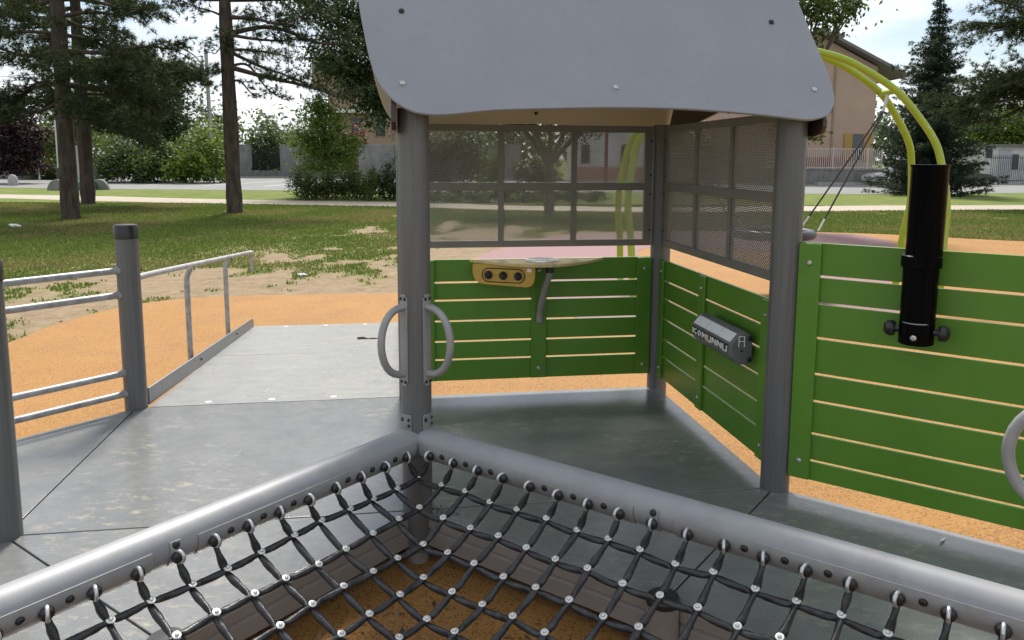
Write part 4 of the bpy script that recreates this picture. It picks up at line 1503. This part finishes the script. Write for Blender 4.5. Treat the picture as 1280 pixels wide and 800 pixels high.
# ---------------- spruce
def spruce(label, px, D, zt, rad):
    x = bx(px, D)
    t = thing('spruce_tree', label, 'tree', (x, D, G))
    obj('trunk', trunk_mesh([(x, D, G - .1), (x, D, zt * .5), (x, D, zt)], [.2, .12, .012], M['bark_grey'], 10, .03), None, t)
    lm = MB().use(M['bark_grey'])
    C, Dr = [], []
    nw = 40
    for k in range(nw):
        u = k / (nw - 1)
        z = G + .35 + (zt - G - .5) * u ** .92
        rr = rad * (1 - u) ** (.8 + .25 * (u > .72)) * (.86 + .28 * rng.random()) + .12
        nb = int(5 + 10 * (1 - u))
        for b in range(nb):
            a = 6.283 * (b + rng.random()) / nb
            l = rr * (.55 + .5 * rng.random() + .28 * (rng.random() > .82))
            h = Vector((math.cos(a), math.sin(a), 0))
            s = Vector((x, D, z + rng.normal() * .08))
            droop = -.16 * l - .05 * l * l * .5 + (.28 * u * l)
            e = s + h * l + Vector((0, 0, droop + .10 * l))
            m1 = s + h * l * .55 + Vector((0, 0, droop * .9))
            lm.tube([s, m1, e], [.018, .012, .005], 5)
            m = max(5, int(26 * l))
            for i in range(m):
                v = (i + rng.random()) / m
                p = s.lerp(m1, v / .55) if v < .55 else m1.lerp(e, (v - .55) / .45)
                wd = .34 * l * (1 - v) * .6 + .05
                side = Vector((-h.y, h.x, 0)) * (rng.normal() * wd)
                C.append(tuple(p + side + Vector((0, 0, -abs(rng.normal()) * .09))))
                Dr.append((h.x * .9 + side.x, h.y * .9 + side.y, -.35))
    obj('limb', lm, None, t)
    link('crown', needle_tufts(np.array(C), np.array(Dr), .17, 8, .019, [M['spruce']]), t)
spruce('tall dark pointed spruce standing right of the peach house', 1160, 40.6, 10.2, 3.05)

# ---------------- broadleaf trees
def B(px, py, D, rx, rz, n, dy=0., ry=None):
    return (bx(px, D), D + dy, hz(py, px, D), rx, ry or rx, rz, n)
broadleaf('broadleaf_tree', 'large dark broadleaf tree hiding a house left of the roof', 'tree', (bx(525, 38), 38),
          [B(445, 20, 38, 2.4, 1.7, 6500), B(480, 60, 38, 2.2, 1.8, 6000), B(430, 75, 38, 1.7, 1.2, 3500), B(478, 125, 38, 1.5, 1.4, 3600), B(500, -20, 38, 3.0, 1.8, 5000), B(455, 110, 38, 1.2, .8, 1700), B(390, 5, 38, 1.9, 1.0, 2200)],
          [M['leaf_dark']], .17, trunk_r=.22)
broadleaf('young_tree', 'small bright green tree behind the clipped shrubs', 'tree', (bx(408, 36), 36),
          [B(405, 150, 36, 1.1, 1.0, 2600), B(392, 180, 36, 1.0, .9, 2200), B(425, 185, 36, 1.15, .9, 2500), B(408, 205, 36, 1.4, .6, 1800), B(400, 132, 36, .5, .55, 700)],
          [M['leaf_light'], M['leaf_mid']], .13, trunk_r=.07, mix=.35)
broadleaf('broadleaf_tree', 'forked park tree seen through the back perforated window', 'tree', (bx(686, 24.6), 24.6),
          [B(650, 140, 24.6, 1.3, .75, 2400), B(720, 150, 24.6, 1.3, .7, 2400), B(690, 90, 24.6, 1.8, 1.0, 3000), B(610, 120, 24.6, 1.0, .8, 1500), B(770, 130, 24.6, .9, .6, 1300)],
          [M['leaf_dark'], M['leaf_mid']], .12, trunk_r=.15, fork=1.3, mix=.3)
broadleaf('broadleaf_tree', 'leafy tree behind the playhouse with sprays beside the roof corner', 'tree', (bx(985, 20), 20),
          [B(1015, 12, 20, .75, .6, 1300), B(1050, 14, 20, .4, .26, 330), B(985, 55, 20, .65, .6, 800), B(985, 0, 20, 1.5, 1.1, 2200), B(1018, 118, 20, .30, .25, 110), B(1012, 165, 20, .35, .22, 150), B(985, 140, 20, .7, .6, 420), B(950, 80, 20, 1.1, .9, 1000), B(1000, 95, 20, .4, .4, 180)],
          [M['leaf_mid'], M['leaf_dark']], .115, per=26, trunk_r=.13, mix=.4, tight=.22)
broadleaf('plum_tree', 'dark purple leaved plum tree at the far left', 'tree', (bx(14, 52), 52),
          [B(8, 150, 52, 2.1, 2.0, 3800), B(30, 180, 52, 1.7, 1.5, 2600), B(-20, 160, 52, 2.2, 2.2, 3000), B(15, 205, 52, 2.0, .8, 1500)],
          [M['leaf_purple']], .24, trunk_r=.15)
broadleaf('broadleaf_tree', 'dark evergreen crown behind the second left pine', 'tree', (bx(180, 60), 60),
          [B(200, 118, 60, 2.6, 2.2, 4000), B(205, 165, 60, 1.9, 2.0, 3000), B(190, 150, 60, 2.6, 2.2, 3500), B(160, 120, 60, 2.6, 2.4, 3000)],
          [M['leaf_dark']], .27, trunk_r=.25)
broadleaf('broadleaf_tree', 'mid green tree standing far behind between the left pines', 'tree', (bx(100, 68), 68),
          [B(92, 150, 68, 2.6, 2.5, 3200), B(118, 125, 68, 2.2, 2.0, 2200), B(60, 185, 68, 2.6, 1.6, 2200)],
          [M['leaf_light'], M['leaf_mid']], .3, trunk_r=.2, mix=.5)
broadleaf('broadleaf_tree', 'bright green tree above the pale shed at far right', 'tree', (bx(1268, 68), 68),
          [B(1250, 152, 68, 2.4, 1.9, 2800), B(1282, 160, 68, 2.3, 1.7, 2600), B(1225, 168, 68, 2.2, 1.6, 2200), B(1310, 150, 68, 2.8, 2.2, 2200)],
          [M['leaf_light'], M['leaf_mid']], .3, trunk_r=.2, mix=.45)

# ---------------- shrubs and hedges
shrub('big rounded dark green shrub behind the left pines', 178, 55, 6.4, 3.6, [M['hedge'], M['leaf_mid']], 7800, .24, mix=.35, lobes=6, depth=3)
shrub('bright lime green shrub left of the grey wall', 252, 55, 3.7, 4.3, [M['leaf_light']], 5200, .26, lobes=4, depth=3)
shrub('dark green clipped hedge in the gap of the grey wall', 337, 72, 4.6, 5.2, [M['hedge'], M['leaf_dark']], 4600, .28, mix=.4, lobes=4, depth=2)
shrub('mixed low shrub with yellowish tips in front of the young tree', 385, 33, 1.8, 1.5, [M['hedge'], M['leaf_yellow']], 5200, .085, mix=.2, lobes=3, group='low shrubs beside the gravel path')
shrub('grey green middle shrub of the low shrubs by the path', 422, 33.2, 1.7, 1.45, [M['hedge'], M['leaf_yellow']], 5200, .085, mix=.1, lobes=3, group='low shrubs beside the gravel path')
shrub('pale feathery low shrub left of the handled post', 455, 33, 1.4, 1.6, [M['leaf_mid'], M['leaf_yellow']], 4200, .08, mix=.3, lobes=3, group='low shrubs beside the gravel path')
shrub('dark glossy low shrub touching the handled post', 487, 33, 1.7, 1.65, [M['leaf_dark'], M['hedge']], 4200, .10, mix=.4, lobes=3, group='low shrubs beside the gravel path')
shrub('tall dark shrub seen in the left panes of the back window', 562, 46, 4.2, 4.6, [M['leaf_dark'], M['hedge']], 5200, .2, mix=.3, lobes=4, depth=2)
shrub('pale green bush in the left panes of the back window', 614, 48, 1.7, 3.4, [M['leaf_light']], 1800, .2, lobes=2, depth=1.5)
shrub('long low dark hedge behind the path, seen through the back window', 640, 31.6, 9.0, .72, [M['leaf_dark'], M['hedge']], 6500, .11, mix=.4, cat='hedge', name='hedge', lobes=9, depth=1.0)
shrub('brownish bush seen through the middle pane of the back window', 668, 58, 3.2, 2.2, [M['hedge'], M['leaf_red']], 1900, .24, mix=.12, lobes=3, depth=1.5)
shrub('dark leafy bush behind the side perforated window', 860, 48, 6.0, 3.8, [M['leaf_dark'], M['hedge']], 4200, .22, mix=.4, lobes=5, depth=2)
shrub('red flowering bush below the dark broadleaf tree', 440, 74, 2.0, 6.0, [M['leaf_dark'], M['leaf_red']], 1500, .28, mix=.3, lobes=2, depth=1.5)
shrub('green ivy bush on the low wall at the left edge', 55, 61, 4.6, 2.2, [M['leaf_mid'], M['hedge']], 2600, .25, mix=.5, lobes=4, depth=1.5)

# far woodland closing the horizon (one mass)
def woodland():
    blobs = []
    for k in range(84):
        px = -260 + 1800 * (k + rng.random()) / 84
        D = 112 + 45 * rng.random()
        hgt = (5.5 + 5.0 * rng.random()) * (1.0 if 300 < px < 430 or px > 1200 else 1.25)
        w = 4 + 3 * rng.random()
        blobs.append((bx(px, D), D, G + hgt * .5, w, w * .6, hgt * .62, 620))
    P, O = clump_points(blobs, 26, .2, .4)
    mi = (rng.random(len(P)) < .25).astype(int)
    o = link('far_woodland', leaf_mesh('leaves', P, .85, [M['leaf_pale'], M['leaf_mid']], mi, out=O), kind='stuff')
    o['label'] = 'pale far trees closing the horizon'
woodland()

# ---------------- walls, houses, street furniture
def wbox(mb, x0, x1, y0, y1, z0, z1):
    return mb.box(((x0 + x1) / 2, (y0 + y1) / 2, (z0 + z1) / 2), (x1 - x0, y1 - y0, z1 - z0))
# concrete wall across the street, its line follows the kerb
def wall_y(x):
    return float(np.interp(x, [-90, -60, -22, -10, 8], [74, 72.2, 70.6, 67.7, 63]))
gw = thing('concrete_wall', 'grey concrete garden wall with open bays across the street', 'wall', (bx(352, 71), 71, G))
def seg(px0, px1, z1, th=.22, name='wall_panel', m='concrete', z0=G - .1, dy=0.):
    x0, x1 = bx(px0, 71), bx(px1, 71)
    d = Vector((x1 - x0, wall_y(x1) - wall_y(x0)))
    mb = MB().box(((x0 + x1) / 2, (wall_y(x0) + wall_y(x1)) / 2 + dy, (z0 + z1) / 2), (d.length, th, z1 - z0), d)
    return obj(name, mb, M[m], gw, bevel=.015)
for a, b in ((120, 200), (200, 262), (262, 317), (317, 353), (353, 455), (455, 560), (560, 660)):
    seg(a + .1, b - .1, .42, .30, 'base_wall')
for a, b in ((262.3, 300), (300.4, 316.5), (353.3, 388), (388.4, 420), (455.3, 500), (500.4, 545), (545.4, 590), (590.4, 650)):
    seg(a, b, 2.72, .2, 'wall_panel', z0=.421)
br = MB()
for px in list(np.arange(319, 352, 1.7)) + list(np.arange(421, 454, 1.7)) + list(np.arange(205, 261, 1.9)):
    x = bx(px, 71)
    br.box((x, wall_y(x), 1.35), (.035, .035, 1.85))
obj('iron_bars', br, M['iron'], gw, kind='stuff')
lw = thing('low_wall', 'low mossy concrete wall at the far left under the plum tree', 'wall', (bx(30, 62), 62, G))
for k, (a, b) in enumerate(((-120, -60), (-60, 0), (0, 60), (60, 122))):
    obj('wall_panel', wbox(MB(), bx(a, 62) + .01, bx(b, 62) - .01, 61.9, 62.15, G - .1, .72 + .02 * (k % 2)), M['concrete'], lw, bevel=.01)

# peach house with chimney, right
def window_on(parent, x0, x1, z0, z1, y, shut=None, name='window'):
    w = obj(name, wbox(MB(), x0 - .07, x1 + .07, y - .06, y + .05, z0 - .07, z1 + .07), M['plaster_brown'], parent)
    obj('pane', wbox(MB(), x0, x1, y - .075, y - .055, z0, z1), M['glass'], w)
    if shut:
        for s in (-1, 1):
            c = x0 - .36 if s < 0 else x1 + .36
            obj('shutter', wbox(MB(), c - .3, c + .3, y - .10, y - .04, z0 - .05, z1 + .05), M['shutter'], w, bevel=.01)
    return w
HY = 60.
hx = lambda px: bx(px, HY)
hs = thing('house', 'peach rendered house with brick chimney and yellow shutters', 'house', (hx(1010), HY, G))
zr, ze = 11.0, 7.7
def roof_z(x):
    return zr - (zr - ze) * abs(x - hx(1012)) / (hx(1118) - hx(1012))
wall = MB()
xl, xr, xm = hx(915), hx(1089), hx(1012)
wall.prism([(xl, HY, G - .1), (xr, HY, G - .1), (xr, HY, roof_z(xr) - .12), (xm, HY, zr - .12), (xl, HY, roof_z(xl) - .12)], (0, 9, 0))
obj('wall', wall, M['plaster'], hs)
rf = MB()
for s in (-1, 1):
    xe = xm + s * (hx(1120) - xm)
    q = [(xm, zr), (xe, ze), (xe, ze + .22), (xm, zr + .24)]
    rf.prism([(a + (.001 * s if k in (0, 3) else 0), HY - .9, z) for k, (a, z) in enumerate(q)], (0, 10.8, 0))
rfo = obj('roof', rf, M['roof_tile'], hs)
ch = wbox(MB(), hx(1038.5), hx(1052), HY + 1.2, HY + 2.1, 9.2, hz(47, 1045, HY))
obj('chimney', ch, M['brick'], hs)
obj('chimney_cap', wbox(MB(), hx(1037), hx(1053.5), HY + 1.1, HY + 2.2, hz(47, 1045, HY) + .002, hz(42, 1045, HY)), M['roof_tile'], hs)
obj('gutter', MB().tube([(hx(1119), HY - .9, ze + .06), (hx(1119), HY + 9.9, ze + .06)], .09, 8), M['roof_tile'], hs)
obj('downpipe', MB().tube([(hx(1037), HY - .06, G), (hx(1037), HY - .06, 8.9)], .07, 8), M['plaster_brown'], hs)
window_on(hs, hx(1063), hx(1076), 1.55, 3.5, HY, True)
window_on(hs, hx(960), hx(975), 5.0, 6.5, HY, True)
window_on(hs, hx(1030), hx(1036), 5.2, 6.2, HY)
terr = obj('terrace', wbox(MB(), hx(985), hx(1043), HY - 1.4, HY - .01, .9, 1.75), M['terracotta'], hs)
sw2 = thing('stone_wall', 'low grey roadside wall carrying the white fence before the peach house', 'wall', (hx(1040), 58, G))
for k in range(8):
    a = 955 + k * 18.5
    obj('wall_panel', wbox(MB(), bx(a, 58) + .006, bx(a + 18.5, 58) - .006, 57.9, 58.15, G - .1, .82 + (k % 3) * .008), M['concrete'], sw2, bevel=.01)
    if k < 8:
        obj('coping', wbox(MB(), bx(a, 58) + .004, bx(a + 18.5, 58) - .004, 57.84, 58.21, .845, .93), M['kerb'], sw2, bevel=.01)
fe = thing('white_fence', 'pale vertical bar fence on the low wall before the peach house', 'fence', (bx(1050, 58), 58, .93))
bars = MB()
for px in np.arange(957, 1101, 2.6):
    x = bx(px, 58)
    bars.box((x, 58.02, 1.66), (.045, .03, 1.40))
obj('bar', bars, M['rail'], fe, kind='stuff')
for z in (1.0, 2.36):
    obj('rail', wbox(MB(), bx(956, 58), bx(1101, 58), 57.98, 58.06, z - .03, z + .03), M['rail'], fe)
for px in (957, 1000, 1040, 1083, 1101):
    obj('fence_post', wbox(MB(), bx(px, 58) - .05, bx(px, 58) + .05, 57.97, 58.07, .932, 2.45), M['rail'], fe)

# pale house and dark red pole behind the back window
ph = thing('white_building', 'pale low house seen through the right panes of the back window', 'house', (bx(775, 64), 64, G))
obj('wall', wbox(MB(), bx(716, 64), bx(845, 64), 64, 71, G - .1, 4.2), M['shed'], ph)
obj('roof', wbox(MB(), bx(712, 64), bx(849, 64), 63.6, 71.4, 4.202, 4.45), M['terracotta'], ph)
for a, b in ((726, 736), (776, 786), (806, 818)):
    window_on(ph, bx(a, 64), bx(b, 64), 1.2, 2.7, 64)
obj('plinth', wbox(MB(), bx(716, 64) - .03, bx(845, 64) + .03, 63.93, 63.99, G - .1, .9), M['brick'], ph)
tag(obj('red_pole', MB().tube([(bx(757, 55), 55, G - .1), (bx(757, 55), 55, 7.5)], .12, 10), M['pole_red']), 'dark red pole seen through the right pane of the back window', 'pole')

# brown house behind the dark broadleaf tree
bh = thing('brown_house', 'brown house mostly hidden by the dark broadleaf tree', 'house', (bx(450, 82), 82, G))
h2 = lambda px: bx(px, 82)
obj('wall', wbox(MB(), h2(412), h2(560), 82, 92, G - .1, hz(90, 450, 82)), M['plaster_brown'], bh)
obj('roof', wbox(MB(), h2(400), h2(570), 81, 93, hz(90, 450, 82) + .002, hz(82, 450, 82)), M['roof_tile'], bh)
obj('balcony', wbox(MB(), h2(425), h2(470), 80.6, 81.99, hz(142, 440, 82), hz(138, 440, 82)), M['white'], bh)
obj('balcony_wall', wbox(MB(), h2(392), h2(412) - .01, 82.3, 90, hz(106, 400, 82), hz(73, 400, 82)), M['plaster_brown'], bh)
for a, b in ((440, 452), (470, 482)):
    window_on(bh, h2(a), h2(b), hz(170, 440, 82), hz(148, 440, 82), 82)

# pale shed, fence and red roofs at far right
sh = thing('pale_shed', 'pale concrete shed with grey metal door at the right edge', 'shed', (bx(1265, 60), 60, G))
s6 = lambda px: bx(px, 60)
obj('wall', wbox(MB(), s6(1226), s6(1345), 60, 65, G - .1, 2.62), M['shed'], sh)
obj('roof', wbox(MB(), s6(1223), s6(1349), 59.6, 65.4, 2.622, 2.78), M['roof_tile'], sh)
obj('door', wbox(MB(), s6(1247), s6(1262), 59.95, 59.998, G, 2.4), M['door_grey'], sh)
obj('window', wbox(MB(), s6(1263.5), s6(1271), 59.95, 59.998, .9, 2.05), M['glass'], sh)
obj('window', wbox(MB(), s6(1230), s6(1238), 59.95, 59.998, 1.75, 2.4), M['iron'], sh)
ife = thing('iron_fence', 'thin dark iron fence in front of the pale shed', 'fence', (s6(1265), 57.5, G))
ib = MB()
for px in np.arange(1238, 1345, 2.4):
    ib.box((bx(px, 57.5), 57.5, .9), (.028, .028, 2.1))
obj('bar', ib, M['iron'], ife, kind='stuff')
for z in (.1, 1.75):
    obj('rail', wbox(MB(), bx(1237, 57.5), bx(1346, 57.5), 57.47, 57.53, z - .025, z + .025), M['iron'], ife)
rh = thing('red_house', 'distant house with terracotta roof above the shed trees', 'house', (bx(1275, 98), 98, G))
r9 = lambda px: bx(px, 98)
obj('wall', wbox(MB(), r9(1232), r9(1330), 98, 108, G - .1, 5.0), M['plaster'], rh)
mbr = MB()
mbr.prism([(r9(1226), 97.3, 5.002), (r9(1336), 97.3, 5.002), (r9(1318), 103, 7.9), (r9(1246), 103, 7.9)], (0, .3, .12))
mbr.prism([(r9(1226), 108.7, 5.002), (r9(1336), 108.7, 5.002), (r9(1318), 103.4, 7.9), (r9(1246), 103.4, 7.9)], (0, -.3, .12))
obj('roof', mbr, M['terracotta'], rh)
obj('chimney', wbox(MB(), r9(1277), r9(1283), 101, 102, 6.4, 8.6), M['brick'], rh)

# parked cars
def car(label, x, y, m, rz=0.):
    t = thing('parked_car', label, 'car', (x, y, G), 'cars parked on the street')
    ca, sa = math.cos(rz), math.sin(rz)
    def Q(u, v, z):
        return Vector((x + u * ca - v * sa, y + u * sa + v * ca, G + z))
    prof_ = [(-2.1, .32), (-2.12, .62), (-2.0, .82), (-1.75, .92), (.75, .92), (1.55, .84), (2.02, .70), (2.1, .52), (2.08, .28), (1.75, .24), (-1.75, .24)]
    obj('body', MB().prism([Q(u, -.86, z) for u, z in prof_], Q(0, .86, 0) - Q(0, -.86, 0)), m, t, bevel=.06)
    cab = [(-1.75, .925), (-1.45, 1.36), (-1.1, 1.44), (.05, 1.44), (.85, .925)]
    obj('cabin', MB().prism([Q(u, -.76, z) for u, z in cab], Q(0, .76, 0) - Q(0, -.76, 0)), m, t, bevel=.05)
    for v in (-.768, .768):
        obj('window', MB().prism([Q(u, v - .004, z) for u, z in ((-1.5, .98), (-1.3, 1.33), (-.4, 1.36), (-.4, .98))], Q(0, .008, 0) - Q(0, 0, 0)), M['glass'], t)
        obj('window', MB().prism([Q(u, v - .004, z) for u, z in ((-.32, .98), (-.32, 1.36), (.02, 1.36), (.62, .98))], Q(0, .008, 0) - Q(0, 0, 0)), M['glass'], t)
    obj('windscreen', MB().prism([Q(.12, -.66, 1.395), Q(.12, .66, 1.395), Q(.80, .70, .975), Q(.80, -.70, .975)], Q(.02, 0, .02) - Q(0, 0, 0)), M['glass'], t)
    for u in (-1.3, 1.3):
        for v in (-.80, .80):
            w = obj('wheel', MB().lathe([(.2, -.09), (.31, -.085), (.31, .085), (.2, .09)], Q(u, v, .31), Q(0, 1, 0) - Q(0, 0, 0), 18), M['tyre'], t)
            obj('rim', MB().lathe([(.19, -.095), (.19, .095)], Q(u, v, .31), Q(0, 1, 0) - Q(0, 0, 0), 14), M['steel'], w)
    for v in (-.62, .62):
        obj('headlight', MB().lathe([(.10, 0), (.09, .03), (.001, .04)], Q(2.03, v, .60), Q(1, 0, 0) - Q(0, 0, 0), 12), M['lamp_glass'], t)
car('dark car parked beside the spruce with its front showing', bx(1201, 55.5), 55.5, M['car_dark'])
car('pale car parked half hidden between fence and spruce', bx(1118, 56.5), 56.3, M['car_white'], PI)

# poles, lamp, bench, bollard on the left
tag(obj('thin_pole', MB().tube([(bx(44, 58), 58, hz(128, 44, 58)), (bx(48, 58), 58, G - .1)], .06, 10), M['pole_pale']), 'thin pale leaning pole before the plum tree', 'pole')
pt = thing('sign_pole', 'pale pole with a dark foot left of the near pine trunk', 'pole', (bx(72, 45), 45, G))
obj('pole', MB().tube([(bx(72, 45), 45, .9), (bx(72, 45), 45, hz(140, 72, 45))], .042, 10), M['pole_pale'], pt)
obj('foot', MB().lathe([(.11, 0), (.11, .8), (.075, 1.12), (.07, 1.15)], (bx(72, 45), 45, G - .02), seg=12), M['iron'], pt)
tag(obj('concrete_pillar', wbox(MB(), bx(94, 50), bx(102, 50), 50, 50.4, G - .1, hz(182, 98, 50)), M['kerb'], None, bevel=.02), 'grey concrete pillar between the two left pine trunks', 'pillar')
lp = thing('street_lamp', 'concrete lamp post with curved arm against the sky', 'street lamp', (bx(263, 62), 62, G))
obj('pole', MB().tube([(bx(265, 62), 62, G - .1), (bx(263.5, 62), 62, hz(64, 263, 62))], [.17, .13], 12), M['kerb'], lp)
obj('arm', MB().tube(catmull([(bx(262, 62), 61.7, hz(112, 262, 62)), (bx(261, 62), 61.7, hz(88, 261, 62)), (bx(253, 62), 61.6, hz(74, 253, 62)), (bx(238, 62), 61.5, hz(64, 238, 62)), (bx(219, 62), 61.4, hz(56, 219, 62))], 6), .055, 8), M['concrete'], lp)
obj('lamp_head', MB().tube([(bx(222, 62), 61.4, hz(57, 222, 62)), (bx(212, 62), 61.3, hz(55, 212, 62))], [.12, .16], 10), M['kerb'], lp)
wires = thing('overhead_wire', 'thin overhead wires crossing the sky behind the left pines', 'wire', (bx(263, 62), 62, hz(72, 263, 62)))
for py in (72, 78):
    pts = [(bx(263, 62) + (k / 8 - 1) * 60, 62 + (1 - k / 8) * 12, hz(py, 263, 62) - 1.6 * math.sin(PI * k / 8)) for k in range(9)]
    obj('wire', MB().tube(pts, .02, 5), M['iron'], wires)
bn = thing('play_tunnel', 'half round green shell bench with concrete end discs behind the left trunks', 'bench', (bx(95, 41.5), 41.5, G))
def disc(px, D):
    x = bx(px, D)
    pts = [(x - .5 + .5 * (1 - math.cos(PI * k / 14)), D, G - .05 + .62 * math.sin(PI * k / 14)) for k in range(15)]
    pts = [(x + .52 * math.cos(PI * k / 14), D, G - .05 + .62 * math.sin(PI * k / 14)) for k in range(15)]
    return MB().prism(pts, (.0, .22, 0))
obj('end_disc', disc(68, 41.2), M['concrete'], bn, bevel=.03)
obj('end_disc', disc(121, 42.4), M['concrete'], bn, bevel=.03)
xa, xb = bx(72, 41.6), bx(118, 42.2)
obj('shell', MB().prism([(xa, 41.4 + .34 * math.cos(PI * k / 12) + .3, G - .05 + .55 * math.sin(PI * k / 12)) for k in range(13)], (xb - xa, .35, 0)), M['igloo'], bn)
tag(obj('bollard', MB().lathe([(.26, 0), (.27, .35), (.24, .52), (.14, .66), (.001, .70)], (bx(14, 48), 48, G - .02), seg=20), M['kerb']), 'round topped stone bollard at the left picture edge', 'bollard')
